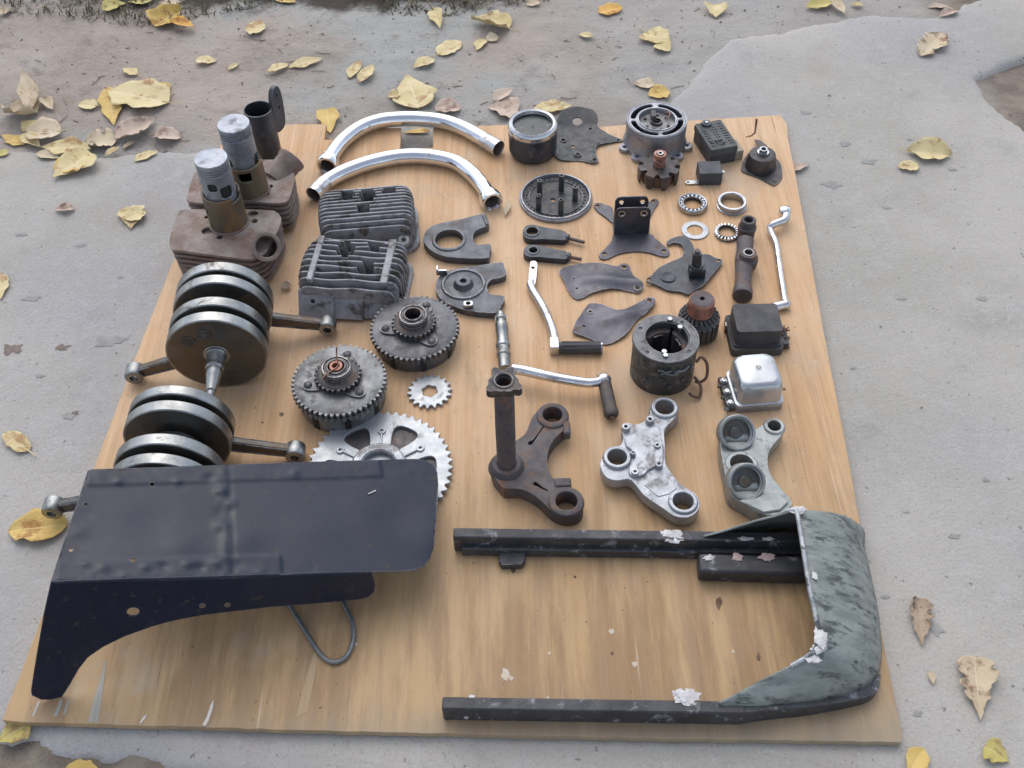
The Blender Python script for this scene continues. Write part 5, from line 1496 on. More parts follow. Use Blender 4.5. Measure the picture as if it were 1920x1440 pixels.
# ---- black sheet metal tray, left end raised on its long leg
A = P(164, 882, .19); B = P(95, 1091, .205); Cc = P(698, 1073, .085)
L = V((B.x, B.y, 0))
t = thing('sheet_metal_tray', 'black enamelled sheet metal tray with a dropped side skirt, leaning over the large sprocket', 'tray', L)
e1 = (Cc - B).normalized(); n0 = e1.cross(A - B).normalized()
if n0.z < 0: n0 = -n0
e2 = n0.cross(e1).normalized()
def on_plane(px, py, p0, nn):
    d = (P(px, py, 0) - cC).normalized()
    return cC + d * ((p0 - cC).dot(nn) / d.dot(nn))
def uv_(px, py):
    w = on_plane(px, py, B, n0) - B
    return (w.dot(e1), w.dot(e2))
mt4 = Matrix((e1, e2, n0)).transposed().to_4x4(); mt4.translation = B - L
top = [uv_(*p) for p in ((95, 1090), (130, 985), (164, 884), (172, 881), (350, 875), (500, 870), (660, 865), (780, 861), (800, 864), (813, 872), (820, 886), (822, 910), (817, 980), (812, 1030), (806, 1048), (795, 1062), (775, 1070), (750, 1072), (698, 1073), (500, 1080), (300, 1086))]
hp = [circ(*uv_(*z1(x, y, ZJ)), r, 14) for x, y, r in ((590, 157, .0032), (303, 243, .0026), (238, 440, .0026), (508, 488, .0034))]
rndt = random.Random(3)
dents = [(uv_(*z1(x, y, ZJ)), s, a) for x, y, s, a in ((445, 145, .012, .0016), (840, 130, .016, -.0018), (700, 150, .012, .0014), (880, 190, .014, .0022), (900, 280, .02, -.0022), (930, 240, .015, .0018), (880, 340, .018, .0018), (560, 520, .012, .0016), (640, 515, .014, -.0016), (740, 510, .013, .0020), (800, 520, .012, -.0018), (870, 500, .018, .0022), (960, 510, .016, -.0015), (380, 520, .012, .0014), (300, 505, .010, .0012), (470, 555, .010, .0010), (1060, 540, .012, .0012), (1210, 110, .014, .0014), (600, 320, .05, -.0015), (1300, 350, .06, .0018), (1650, 300, .05, -.0022), (720, 420, .03, .001), (980, 400, .03, .0012), (270, 360, .02, .001))]
s1a, s1b = uv_(*z1(320, 165, ZJ)), uv_(*z1(1575, 128, ZJ))
s2a, s2b = uv_(*z1(200, 492, ZJ)), uv_(*z1(1130, 466, ZJ))
yA = max(p[1] for p in top[2:4]) - .004
x_band = uv_(*z1(905, 300, ZJ))[0]
def zf(x, y):
    zz = 0.0
    for (dx, dy), s, a in dents:
        zz += (1.0 if s < .025 else 1.3) * a * math.exp(-((x - dx) ** 2 + (y - dy) ** 2) / (s * s * (.24 if s < .025 else .5)))
    for (p, q_), sg in (((s1a, s1b), 1), ((s2a, s2b), -1)):
        if p[0] - .004 < x < q_[0] + .004:
            yl = p[1] + (q_[1] - p[1]) * (x - p[0]) / (q_[0] - p[0])
            zz += .0013 * (1 / (1 + math.exp(-sg * (y - yl) / .0009)))
    zz += .0022 * math.exp(-((x - x_band) / .007) ** 2) * (.5 + .5 * mnoise.noise(V((x * 60, y * 60, 0))))
    # crinkles along the folds and the centre seam
    mk = math.exp(-((x - x_band) / .013) ** 2) + math.exp(-(max(0, y) / .022) ** 2) * (x < .33) + math.exp(-((y - yA) / .016) ** 2) * .8 + math.exp(-((x - .03) / .016) ** 2) * .6
    zz += min(1, mk) * (.0010 * mnoise.noise(V((x * 26, y * 34, 7))) + .0004 * mnoise.noise(V((x * 90, y * 90, 3))))
    zz += .0009 / (1 + math.exp(-(x - x_band - .012) / .0008))
    zz += .0012 * mnoise.noise(V((x * 10, y * 10, 2)))
    return zz
MB().plate(top, -.0016, 0, hp, .0030, zf, mt4).build('top_sheet', MT['tin_black'], t, smooth=60)
n1 = (P(92, 1312, 0) - B).cross(e1).normalized()
sk = [(95, 1091), (82, 1150), (68, 1230), (58, 1294), (60, 1303), (77, 1311), (95, 1311), (116, 1306), (130, 1285), (147, 1255), (165, 1232), (194, 1212), (235, 1192), (289, 1173), (330, 1162), (376, 1153), (440, 1145), (505, 1138), (600, 1130), (670, 1124), (690, 1120), (701, 1110), (704, 1095), (698, 1074), (500, 1081), (300, 1087)]
f1_ = e1; f2_ = n1.cross(e1).normalized()
m5 = Matrix((f1_, f2_, n1)).transposed().to_4x4(); m5.translation = B - L
def uw(px, py):
    w = on_plane(px, py, B, n1) - B
    return (w.dot(f1_), w.dot(f2_))
skp = [uw(*p) for p in sk]
hh_ = [circ(*uw(*z1(x, y, ZJ)), r, 18) for x, y, r in ((508, 708, .0078), (808, 682, .0030), (917, 679, .0030))]
MB().plate(skp, -.0008, .0008, hh_, .012, lambda x, y: .0006 * mnoise.noise(V((x * 12, y * 12, 5))), m5).build('side_skirt', MT['tin_black'], t, smooth=60)
bead = [B - L + e1 * (u * (Cc - B).length) + n0 * (zf(u * (Cc - B).length, .001) - .0012) for u in [i / 60 for i in range(61)]]
MB().tube(bead, .0024, 10).build('folded_edge', MT['tin_black'], t, smooth=60)
for x, y in ((808, 682), (917, 679)):
    u = uw(*z1(x, y, ZJ)); c_ = m5 @ V((u[0], u[1], 0)); nn = n1 if n1.y < 0 else -n1
    MB().lathe([(0, .0022), (.0032, .0020), (.0046, .0008), (.0046, 0)], 16, axis_m(c_, nn)).build('rivet', MT['rusty_dark'], t)
# far skirt with a leg (mirror) and the closed left end lip
yA = max(p[1] for p in top[2:4]) - .004
far = [(p[0], -abs(p[1])) for p in skp]
ang = math.acos(max(-1, min(1, f2_.dot(e2))))
dn = -n0
m6 = Matrix((e1, dn, e1.cross(dn))).transposed().to_4x4(); m6.translation = B - L + e2 * (yA - .012)
MB().plate([(x + .06, min(.15, abs(y) * .72)) for x, y in far], -.0008, .0008, m=m6).build('rear_skirt', MT['tin_black'], t)

nk = on_plane(697, 925, B, n0) - L + n0 * .0022
MB().tube([nk - e1 * .006 - e2 * .003, nk, nk + e1 * .006 + e2 * .0035], .0011, 6).build('paint_chip', MT['white_filler'], t)
# ---- wire loop
L = P(610, 1190); L.z = 0
t = thing('wire_loop', 'bent grey wire loop lying on the board under the black tray\'s edge', 'wire', L)
w = [P(x, y, .0042) - L for x, y in ((520, 1095), (545, 1138), (565, 1170), (585, 1203), (603, 1229), (622, 1241), (640, 1238), (654, 1224), (663, 1195), (660, 1165), (648, 1138), (630, 1100))]
MB().tube([V(p) for p in smo(w, 6, False)], .0036, 12).build('loop', MT['wire_steel'], t, smooth=60)

# ---- welded U frame with the grey green front shell
L = P(1250, 1180); L.z = 0
t = thing('welded_frame', 'black U shaped steel frame with a grey green curved shell and white weld patches', 'frame', L)
def bar(name, p0, p1, w, zb, zt, m=MT['bar_black'], bev=.0022):
    a, b = V(p0), V(p1); d = (b - a); d.z = 0; d.normalize(); s = V((-d.y, d.x, 0))
    vs = [a, b, b + s * w, a + s * w]
    vv = [(v.x, v.y, zb) for v in vs] + [(v.x, v.y, zt) for v in vs]
    return MB().add(vv, [(3, 2, 1, 0), (4, 5, 6, 7), (0, 1, 5, 4), (1, 2, 6, 5), (2, 3, 7, 6), (3, 0, 4, 7)]).build(name, m, t, bevel=bev, segs=3)
zt_ = .042
a = P(849, 1007, zt_) - L; b = P(1508, 1016, zt_) - L
bar('far_bar', a, b, .0165, .002, zt_)
d = (b - a).normalized(); s_ = V((d.y, -d.x, 0))
bar('bar_ledge', a + d * .012 + s_ * .0075, b + s_ * .0075, .0095, .002, .021)
a2 = P(828, 1329, zt_ - .004) - L; b2 = P(1398, 1338, zt_ - .004) - L
bar('near_bar', a2, b2, .0170, .001, zt_ - .004)
d2 = (b2 - a2).normalized()
m_ = P(960, 1046, .010) - L
MB().plate([(-.020, -.006), (-.016, -.014), (.015, -.014), (.020, -.006), (.020, .01), (-.020, .01)], .001, .014, m=Matrix.Translation((m_.x, m_.y, 0))).build('lug', MT['bar_black'], t, bevel=.002)
q0 = P(1309, 1054, .030) - L; q1 = P(1512, 1060, .030) - L
bar('inner_sleeve', q0 + V((0, -.016, 0)), q1 + V((0, -.016, 0)), .032, .002, .031, bev=.005)
# shell: ruled between the inner top edge and the outer foot, bulging outwards
st = []
def S(px, py, z_, foot, off=None, bul=.012, fz=.001):
    T = P(px, py, z_) - L
    Bt = (T + V(off)) if off else (P(foot[0], foot[1], fz) - L)
    st.append((T, Bt, bul))
S(1318, 1004, .044, None, (.002, .014, -.043), .004)
S(1362, 992, .060, None, (.004, .018, -.059), .006)
S(1410, 977, .080, None, (.010, .024, -.079), .010)
S(1455, 965, .097, None, (.024, .034, -.096), .012)
S(1484, 957, .105, None, (.050, .030, -.104), .014)
S(1494, 962, .106, (1612, 988), None, .016)
S(1501, 1000, .106, (1622, 1030), None, .017)
S(1509, 1050, .106, (1634, 1082), None, .018)
S(1518, 1105, .105, (1645, 1135), None, .018)
S(1530, 1160, .102, (1652, 1190), None, .018)
S(1533, 1198, .099, (1653, 1232), None, .018, .006)
S(1520, 1226, .094, (1645, 1268), None, .018, .014)
S(1490, 1246, .085, (1612, 1296), None, .015, .022)
S(1455, 1263, .074, (1560, 1310), None, .012, .027)
S(1415, 1283, .062, (1490, 1321), None, .008, .031)
S(1380, 1302, .052, (1420, 1326), None, .004, .034)
S(1348, 1318, .043, (1352, 1325), None, .001, .036)
# resample smoothly
Tt = [V(p) for p in smo([s[0] for s in st], 5, False)]
Bb = [V(p) for p in smo([s[1] for s in st], 5, False)]
bu = [st[min(i // 5, len(st) - 1)][2] + (st[min(i // 5 + 1, len(st) - 1)][2] - st[min(i // 5, len(st) - 1)][2]) * (i % 5) / 5 for i in range(len(Tt))]
nv = 9; vs = []; cen = V((0.02, 0, 0))
for T, Bt, bl in zip(Tt, Bb, bu):
    out = (Bt - T); out.z = 0
    out = out.normalized() if out.length > 1e-4 else V((0, 1, 0))
    nr = (out * .7 + V((0, 0, .7)))
    for j in range(nv):
        u = j / (nv - 1)
        vs.append(T.lerp(Bt, u) + nr * (bl * 4 * u * (1 - u)) * (1 + .35 * (u - .5)))
fs = [(i * nv + j, i * nv + j + 1, (i + 1) * nv + j + 1, (i + 1) * nv + j) for i in range(len(Tt) - 1) for j in range(nv - 1)]
MB().add(vs, fs).build('front_shell', MT['fender'], t, solid=.003, smooth=60)
# the near bar carries on as a bent strip under the shell's edge
fo = [(1400, 1352.5), (1444, 1350), (1495, 1345), (1545, 1337), (1590, 1328), (1622, 1319), (1641, 1304), (1649, 1270)]
hh2 = [.036, .034, .032, .029, .026, .022, .018, .010]
fo = [P(x, y, .001) - L for x, y in fo]
fo[0] = V((b2.x - .006, b2.y + .0002, .0012)); hh2[0] = .0365
fo = [V(p) for p in smo(fo, 5, False)]
vs = []
for i_, p in enumerate(fo):
    k_ = i_ / 5; a_ = int(min(k_, 6)); hz2 = hh2[a_] + (hh2[a_ + 1] - hh2[a_]) * (k_ - a_)
    dd_ = (fo[min(i_ + 1, len(fo) - 1)] - fo[max(i_ - 1, 0)]); s2 = V((-dd_.y, dd_.x, 0)).normalized()
    vs += [p, p + V((0, 0, hz2)), p + s2 * .014 + V((0, 0, hz2)), p + s2 * .014]
n2 = len(fo)
fs = [(i_ * 4 + k_, i_ * 4 + (k_ + 1) % 4, (i_ + 1) * 4 + (k_ + 1) % 4, (i_ + 1) * 4 + k_) for i_ in range(n2 - 1) for k_ in range(4)] + [(3, 2, 1, 0), tuple((n2 - 1) * 4 + k_ for k_ in range(4))]
MB().add(vs, fs).build('bent_strip', MT['bar_black'], t, bevel=.0015)
lipw = [T + V((0, 0, .001)) for T in Tt[18:62]]
MB().tube(lipw, .0034, 10).build('weld_seam', mat('scraped_weld_seam', (.50, .52, .53), (.26, .28, .29), (.35, .6), .4, 40, .4, spots=((.06, .06, .065), .4, 45, .1, .6)), t, smooth=60)
def blob(px, py, z_, r, m, name, sx=1.0, sy=1.0, sz=.5, seed=0):
    r *= .80; sz *= .30
    c_ = P(px, py, z_) - L; mb = MB().ball((0, 0, 0), 1, 10)
    mb.v = [V((v.x * r * sx, v.y * r * sy, v.z * r * sz)) * (1 + .60 * mnoise.noise(V((v.x * 2.0 + seed, v.y * 2.0, v.z * .6))) + .38 * mnoise.noise(V((v.x * 4 + seed, v.y * 4, v.z * 4)))) + c_ for v in mb.v]
    mb.build(name, m, t, smooth=60)
blob(1264, 1006, .041, .0150, MT['white_filler'], 'white_weld_patch', 1.25, .9, .45, 1)
blob(1250, 1000, .042, .0090, MT['white_filler'], 'white_weld_patch', 1.2, .7, .4, 2)
blob(1266, 1014, .034, .0080, MT['white_filler'], 'white_weld_patch', .9, .7, 1.0, 8)
blob(1287, 1307, .039, .0165, MT['white_filler'], 'white_weld_patch', 1.3, .9, .45, 3)
blob(1275, 1300, .037, .0090, MT['white_filler'], 'white_weld_patch', 1.2, .8, .5, 4)
blob(1290, 1318, .033, .0085, MT['white_filler'], 'white_weld_patch', 1.2, .8, .7, 9)
blob(1539, 1195, .103, .0125, MT['white_filler'], 'white_weld_patch', .8, 1.4, .6, 5)
blob(1536, 1215, .099, .0115, MT['white_filler'], 'white_weld_patch', 1.2, .8, .6, 6)
blob(1524, 1236, .094, .0080, MT['white_filler'], 'white_weld_patch', 1.3, .8, .5, 7)
blob(1383, 1044, .032, .0085, MT['pink_filler'], 'pinkish_weld_patch', 1.1, .9, .5, 10)
blob(1437, 1044, .033, .0105, MT['pink_filler'], 'pinkish_weld_patch', 1.3, .8, .5, 11)
blob(1330, 1045, .032, .0080, MT['white_filler'], 'white_weld_patch', 1.2, .7, .4, 12)
blob(1398, 1010, .043, .0070, MT['white_filler'], 'white_weld_patch', 1.9, .6, .3, 13)
blob(1440, 1010, .043, .0065, MT['white_filler'], 'white_weld_patch', 1.6, .6, .3, 14)
blob(1497, 957, .107, .0110, MT['white_filler'], 'white_weld_patch', 1.3, .7, .4, 15)
blob(885, 1312, .037, .0060, MT['white_filler'], 'white_weld_patch', .9, 1.3, .25, 16)
blob(874, 1345, .014, .0050, MT['white_filler'], 'white_weld_patch', .8, .6, .8, 17)
blob(1528, 1080, .104, .0060, MT['white_filler'], 'white_weld_patch', .8, 1.2, .5, 18)

# ================================================================== FALLEN LEAVES
def leaf_mat(name, c1, c2, vein, spot):
    m = mat(name, c1, c2, (.55, .8), 0, 18, .25, spots=(spot, .30, 22, 0, .8))
    nt = m.node_tree; N = nt.nodes; Lk = nt.links; b = N['Principled BSDF']
    src = b.inputs['Base Color'].links[0].from_socket
    uv = N.new('ShaderNodeUVMap'); sx = N.new('ShaderNodeSeparateXYZ'); Lk.new(uv.outputs[0], sx.inputs[0])
    def mth(op, a, c=None):
        x = N.new('ShaderNodeMath'); x.operation = op
        for s, i in ((a, 0), (c, 1)):
            if s is None: continue
            if isinstance(s, (int, float)): x.inputs[i].default_value = s
            else: Lk.new(s, x.inputs[i])
        return x.outputs[0]
    av = mth('ABSOLUTE', mth('SUBTRACT', sx.outputs[1], .5))
    mid = mth('LESS_THAN', av, .018)
    side = mth('LESS_THAN', mth('ABSOLUTE', mth('SUBTRACT', mth('FRACT', mth('SUBTRACT', mth('MULTIPLY', sx.outputs[0], 7), mth('MULTIPLY', av, 4))), .5)), .045)
    fac = mth('MINIMUM', mth('ADD', mth('MULTIPLY', mid, .8), mth('MULTIPLY', side, .35)), 1)
    x = N.new('ShaderNodeMix'); x.data_type = 'RGBA'; Lk.new(fac, x.inputs[0]); Lk.new(src, x.inputs[6]); x.inputs[7].default_value = (*vein, 1)
    Lk.new(x.outputs[2], b.inputs['Base Color'])
    return m


LM = {
    'y': leaf_mat('yellow_leaf', (.66, .47, .15), (.58, .38, .10), (.72, .55, .22), (.36, .17, .05)),
    'p': leaf_mat('pale_yellow_leaf', (.68, .565, .31), (.60, .475, .22), (.72, .62, .40), (.40, .24, .11)),
    't': leaf_mat('tan_leaf', (.60, .50, .34), (.53, .41, .265), (.62, .52, .38), (.28, .17, .10)),
    'k': leaf_mat('pinkish_leaf', (.58, .455, .36), (.50, .38, .29), (.56, .45, .36), (.26, .15, .11)),
    'g': leaf_mat('greenish_yellow_leaf', (.55, .46, .16), (.45, .37, .10), (.60, .54, .28), (.30, .20, .08)),
    'o': leaf_mat('orange_leaf', (.68, .40, .08), (.62, .33, .06), (.74, .52, .2), (.40, .18, .05)),
    'b': leaf_mat('brown_leaf', (.47, .36, .25), (.38, .28, .19), (.45, .34, .24), (.16, .10, .07)),
}
PROF = {
    'ovate': [(0, .05), (.08, .42), (.2, .80), (.35, 1.0), (.5, .96), (.65, .76), (.8, .46), (.92, .18), (1, .0)],
    'heart': [(0, .30), (.05, .72), (.15, .98), (.28, 1.0), (.45, .88), (.6, .68), (.75, .44), (.9, .17), (1, .0)],
    'lance': [(0, .03), (.12, .45), (.3, .9), (.48, 1.0), (.65, .82), (.8, .52), (.92, .2), (1, .0)],
    'round': [(0, .1), (.06, .5), (.18, .85), (.38, 1.0), (.6, .97), (.78, .75), (.9, .48), (.97, .22), (1, .0)],
}


def leaf(lab, base, tip, wpx, mt, kind='ovate', curl=.15, fold=.0, jag=0.0, stem=0, lift=.0, seed=0, cat='leaf', zoff=0.0, bend=0.0):
    rnd = random.Random(hash(lab) % 9973 if seed == 0 else seed)
    rnd = random.Random(int(base[0] * 7 + base[1] * 13 + tip[0]))
    g0 = gh(*P(base[0], base[1], -.02).xy); g1 = gh(*P(tip[0], tip[1], -.02).xy)
    zg = max(g0, g1) + .003 + zoff
    Bp = P(base[0], base[1], zg); Tp = P(tip[0], tip[1], zg)
    d = Tp - Bp; ln = d.length; d.normalize(); s = V((-d.y, d.x, 0))
    ppx = V((tip[0] - base[0], tip[1] - base[1])); ppx.normalize()
    mx, my = (base[0] + tip[0]) / 2, (base[1] + tip[1]) / 2
    q_ = P(mx - ppx.y * wpx / 2, my + ppx.x * wpx / 2, zg) - P(mx + ppx.y * wpx / 2, my - ppx.x * wpx / 2, zg)
    W = abs(q_.dot(s)) / 2 * 1.08
    pr = PROF[kind]
    nu, nvv = 34, 10
    ph = rnd.uniform(0, 6); ph2 = rnd.uniform(0, 6)
    vs, uvs = [], []
    def wid(u):
        for (a, b), (c_, e_) in zip(pr, pr[1:]):
            if a <= u <= c_:
                k = (u - a) / (c_ - a); k = k * k * (3 - 2 * k) * .4 + k * .6
                return b + (e_ - b) * k
        return 0
    for i in range(nu + 1):
        u = i / nu
        for j in range(nvv + 1):
            v = 2 * j / nvv - 1
            w = wid(u) * W * (1 + (.05 * math.sin(u * 17 + ph + (2 if v > 0 else 0)) + .28 * mnoise.noise(V((u * 5 + ph * 4, 1 if v > 0 else 6, ph2)))) * abs(v))
            if jag and abs(v) > .75: w *= 1 - jag * max(0, .25 + 1.5 * mnoise.noise(V((u * 9 + ph * 5, 3 if v > 0 else 8, ph2)))) * (abs(v) - .75) * 4
            x = u * ln; y = v * w + bend * ln * (u * (1 - u)) * 4 * .5
            z_ = .8 * curl * W * (abs(v) ** 1.8) * wid(u) * (1.15 + .5 * math.sin(ph + u * 4 + (1.5 if v > 0 else 0)))
            z_ += fold * W * max(0, v) ** 1.2 * 1.2
            if fold: y = y * (1 - min(.55, fold * .5) * max(0, v))
            z_ += lift * ln * u ** 2.2
            z_ += .0016 * mnoise.noise(V((x * 45 + ph * 3, y * 45, ph2))) + .0008
            z_ -= .0010 * math.exp(-(v / .12) ** 2)
            vs.append((x, y, z_)); uvs.append((u, (v + 1) / 2))
    zmin = min(v_[2] for v_ in vs)
    vs = [(a, b, c_ - zmin) for a, b, c_ in vs]
    fs = [(i * (nvv + 1) + j, (i + 1) * (nvv + 1) + j, (i + 1) * (nvv + 1) + j + 1, i * (nvv + 1) + j + 1) for i in range(nu) for j in range(nvv)]
    me = bpy.data.meshes.new('fallen_leaf'); me.from_pydata(vs, [], fs)
    ul = me.uv_layers.new(name='UVMap')
    for lp in me.loops: ul.data[lp.index].uv = uvs[lp.vertex_index]
    for p_ in me.polygons: p_.use_smooth = True
    me.materials.append(LM[mt])
    o = bpy.data.objects.new('fallen_leaf', me); COL.objects.link(o)
    o.matrix_world = Matrix((d, s, V((0, 0, 1)))).transposed().to_4x4()
    o.location = Bp
    md = o.modifiers.new('thickness', 'SOLIDIFY'); md.thickness = .0004
    tag(o, lab, cat, 'fallen autumn leaves')
    if stem:
        sl = stem * ln / max(1, math.hypot(tip[0] - base[0], tip[1] - base[1]))
        k = rnd.uniform(-.35, .35)
        z0 = wid(0) * 0 + .0018
        w_ = [V((.10 * ln, 0, z0)), V((0, 0, z0)), V((-.5 * sl, k * .2 * sl, z0 + .001)), V((-sl, k * sl, z0 + .0005))]
        MB().tube([V(p_) for p_ in smo(w_, 4, False)], [.0011] * 8 + [.0009] * 5, 6).build('leaf_stem', LM['p'] if mt != 'b' else LM['b'], o)
    return o


leaf('big pale tan leaf at the left edge with a tall upturned point', (70, 212), (8, 212), 62, 't', 'heart', .5, .3, zoff=.001)
leaf('tall pointed pale tan leaf blade standing up behind the big left edge leaf', (58, 205), (50, 146), 34, 't', 'ovate', .3, lift=.18, zoff=.012)
leaf('small curled tan leaf touching the upturned big leaf at left', (80, 184), (100, 207), 20, 't', 'ovate', .6)
leaf('largest pale leaf with brown upper edge, left of the pistons', (316, 193), (206, 170), 52, 'p', 'round', .18, stem=22)
leaf('yellow leaf tucked under the largest pale leaf\'s left end', (204, 164), (214, 236), 42, 'y', 'ovate', .25, zoff=-.001)
leaf('bright yellow leaf tip poking out at the upper right of the largest pale leaf', (300, 156), (318, 174), 20, 'y', 'ovate', .2)
leaf('small oval pale leaf just left of the yellow leaf under the largest one', (182, 199), (148, 196), 17, 'p', 'round', .2, stem=6)
leaf('brown tan leaf on top of the pile at left, long stem to the right', (115, 247), (48, 252), 38, 't', 'round', .25, stem=26, zoff=.006)
leaf('pale leaf showing behind the brown tan leaf of the pile', (66, 226), (42, 248), 22, 'p', 'ovate', .2, zoff=.002)
leaf('yellow leaf at the left end of the leaf pile', (46, 272), (4, 254), 21, 'y', 'ovate', .25)
leaf('pale yellow leaf in the middle of the pile at left', (42, 252), (76, 276), 26, 'p', 'ovate', .3, zoff=.004)
leaf('long pale yellow leaf above the big lobed yellow leaf of the pile', (170, 280), (76, 276), 27, 'p', 'lance', .3, zoff=.006)
leaf('big lobed yellow leaf at the front of the pile by the slab edge', (172, 288), (98, 334), 44, 'p', 'heart', .2, zoff=.004)
leaf('yellow companion half of the big lobed leaf by the slab edge', (176, 300), (100, 318), 34, 'y', 'round', .22, zoff=.001)
leaf('flat tan leaf under the long pale leaf of the pile', (70, 288), (112, 297), 17, 't', 'ovate', .2)
leaf('torn pale leaf lying right of the leaf pile', (220, 262), (158, 272), 34, 't', 'round', .4, jag=.4)
leaf('curled pinkish tan leaf between the torn leaf and the pistons', (216, 262), (292, 224), 34, 'k', 'ovate', .5, jag=.25, zoff=.004)
leaf('thin folded leaf at the slab edge below the torn leaf', (224, 276), (196, 294), 9, 'p', 'lance', .4)
leaf('thin brown folded leaf at the slab edge beside the pale thin one', (252, 266), (230, 281), 8, 't', 'lance', .5)
leaf('pinkish curled leaf left of the pistons, alone on the soil', (289, 256), (340, 258), 24, 'k', 'round', .45)
leaf('narrow pale leaf lying on the slab just below the soil edge', (251, 303), (297, 283), 14, 'p', 'lance', .2)
leaf('half leaf cut by the left edge of the picture at the soil edge', (18, 285), (-14, 292), 12, 'g', 'ovate', .2)
leaf('small oval pale leaf above the largest leaf, its stem pointing down', (258, 141), (230, 128), 15, 'p', 'ovate', .2, stem=9)
leaf('flat oval pale leaf alone on the soil, above left of the black tube', (367, 113), (407, 115), 15, 'p', 'ovate', .15)
leaf('small rolled pale leaf right of the flat oval one', (428, 132), (448, 119), 7, 'p', 'lance', .5)
leaf('short pale leaf of the touching pair above the black tube', (541, 120), (500, 136), 14, 'p', 'lance', .2)
leaf('long pale yellow leaf of the touching pair above the black tube', (541, 127), (606, 110), 15, 'p', 'lance', .2)
leaf('big folded yellow leaf near the top, left of centre', (290, 50), (340, 18), 34, 'y', 'heart', .35, .3)
leaf('orange yellow folded flap leaning on the big yellow leaf near the top', (318, 40), (366, 55), 18, 'o', 'ovate', .5, lift=.1, zoff=.006)
leaf('yellow leaf at the top edge lying in the dark litter, at left', (192, 20), (236, 6), 20, 'g', 'ovate', .3)
leaf('dull yellow leaf half out of the top edge in the dark litter', (285, 2), (240, 4), 14, 'g', 'ovate', .3)
leaf('pale tan leaf at the top edge above the big folded yellow leaf', (338, 4), (296, 10), 14, 't', 'ovate', .3)
leaf('round yellow leaf by itself near the top, with a thin stem', (461, 54), (498, 54), 22, 'p', 'round', .25)
leaf('thin yellow leaf at the very top edge, left of centre', (556, 4), (506, -2), 11, 'y', 'lance', .2)
leaf('small dry leaf at the far left near the top corner', (0, 28), (20, 18), 12, 't', 'ovate', .4)
leaf('yellow heart shaped leaf lying on the left slab, below the leaf pile', (248, 388), (246, 430), 46, 'p', 'heart', .2, stem=0)
leaf('overlapping pale yellow leaf half on the heart shaped leaf of the left slab', (274, 398), (232, 412), 26, 'p', 'ovate', .2, zoff=.003)
leaf('small withered pale leaf on the left slab beside the yellow heart leaf', (140, 392), (102, 393), 15, 'k', 'ovate', .4)
leaf('yellow leaf standing behind the board between black tube and chrome bend', (612, 206), (620, 252), 40, 'y', 'heart', .25)
leaf('upright curled yellow leaf near the top, right of the dark soil', (812, 18), (826, 55), 25, 'p', 'ovate', .6, fold=.2)
leaf('big pale yellow leaf with an upturned tail near the top centre', (954, 54), (884, 36), 36, 'p', 'heart', .35, .25, stem=24)
leaf('small pale leaf fragment below the big leaf near the top centre', (906, 74), (893, 96), 20, 'p', 'ovate', .3)
leaf('pale tan underside showing below the big leaf near the top centre', (935, 70), (908, 76), 14, 't', 'ovate', .3)
leaf('pale greenish oval leaf above the chrome bends, stem towards the left', (822, 103), (864, 78), 25, 'p', 'round', .1, stem=14)
leaf('pale folded leaf just left of the greenish oval leaf', (814, 112), (774, 128), 19, 'p', 'ovate', .3)
leaf('left leaf of the small yellow pair above the chrome bends', (656, 148), (676, 112), 20, 'p', 'ovate', .35)
leaf('right leaf of the small yellow pair above the chrome bends', (674, 155), (700, 122), 22, 'p', 'ovate', .35, zoff=.003)
leaf('large pointed yellow leaf directly above the back chrome bend', (785, 204), (762, 140), 66, 'p', 'heart', .22)
leaf('small pale fragment at the left of the large pointed yellow leaf', (752, 178), (726, 182), 14, 'p', 'ovate', .3)
leaf('pinkish oval leaf right of the large pointed yellow leaf', (816, 200), (864, 206), 24, 'k', 'round', .3, stem=0)
leaf('big pinkish tan leaf behind the speedometer', (972, 208), (914, 202), 38, 'k', 'heart', .3)
leaf('small pinkish leaf overlapping the big pinkish one behind the speedometer', (925, 190), (962, 166), 19, 'k', 'ovate', .3, zoff=.004)
leaf('narrow pale yellow leaf between speedometer and oily plate', (1000, 204), (1073, 198), 20, 'p', 'lance', .15)
leaf('orange oval leaf near the top, right of centre', (1122, 24), (1166, 14), 19, 'o', 'round', .2)
leaf('small rolled pale leaf below the orange oval leaf', (1084, 66), (1114, 69), 9, 'p', 'lance', .4)
leaf('yellow lobed leaf with a thin stem, above the generator housing', (1212, 62), (1258, 84), 36, 'p', 'heart', .25, stem=18)
leaf('second lobe of leaf folded under the yellow lobed leaf above the generator', (1228, 84), (1256, 96), 18, 'p', 'round', .25)
leaf('tan oval leaf touching the yellow one just behind the generator housing', (1228, 160), (1186, 158), 18, 't', 'ovate', .25)
leaf('yellow leaf just behind the generator housing', (1254, 172), (1216, 180), 22, 'y', 'round', .3)
leaf('small tan leaf at the top edge, centre', (1012, 4), (986, 10), 13, 't', 'ovate', .3)
leaf('yellow leaf with ear like lobes at the top right of the soil', (1340, 10), (1342, 34), 40, 'p', 'heart', .4)
leaf('greenish yellow leaf at the top edge on the soil right of centre', (1560, 6), (1510, 14), 20, 'g', 'ovate', .3)
leaf('tan folded leaf leaning on the greenish yellow leaf at the top edge', (1562, 2), (1584, 26), 16, 't', 'ovate', .5, zoff=.004)
leaf('thin pale leaf flake at the top edge beside the tan folded leaf', (1594, 8), (1620, 12), 6, 'p', 'lance', .3)
leaf('thin pinkish leaf at the top right by the slab edge', (1738, 14), (1784, 13), 9, 'k', 'lance', .3)
leaf('curled pinkish leaf at the top right beside the thin one', (1794, 20), (1760, 32), 14, 'k', 'ovate', .5)
leaf('pale jagged edged leaf on the right slab near the top', (1768, 62), (1726, 106), 42, 't', 'round', .25, jag=.5)
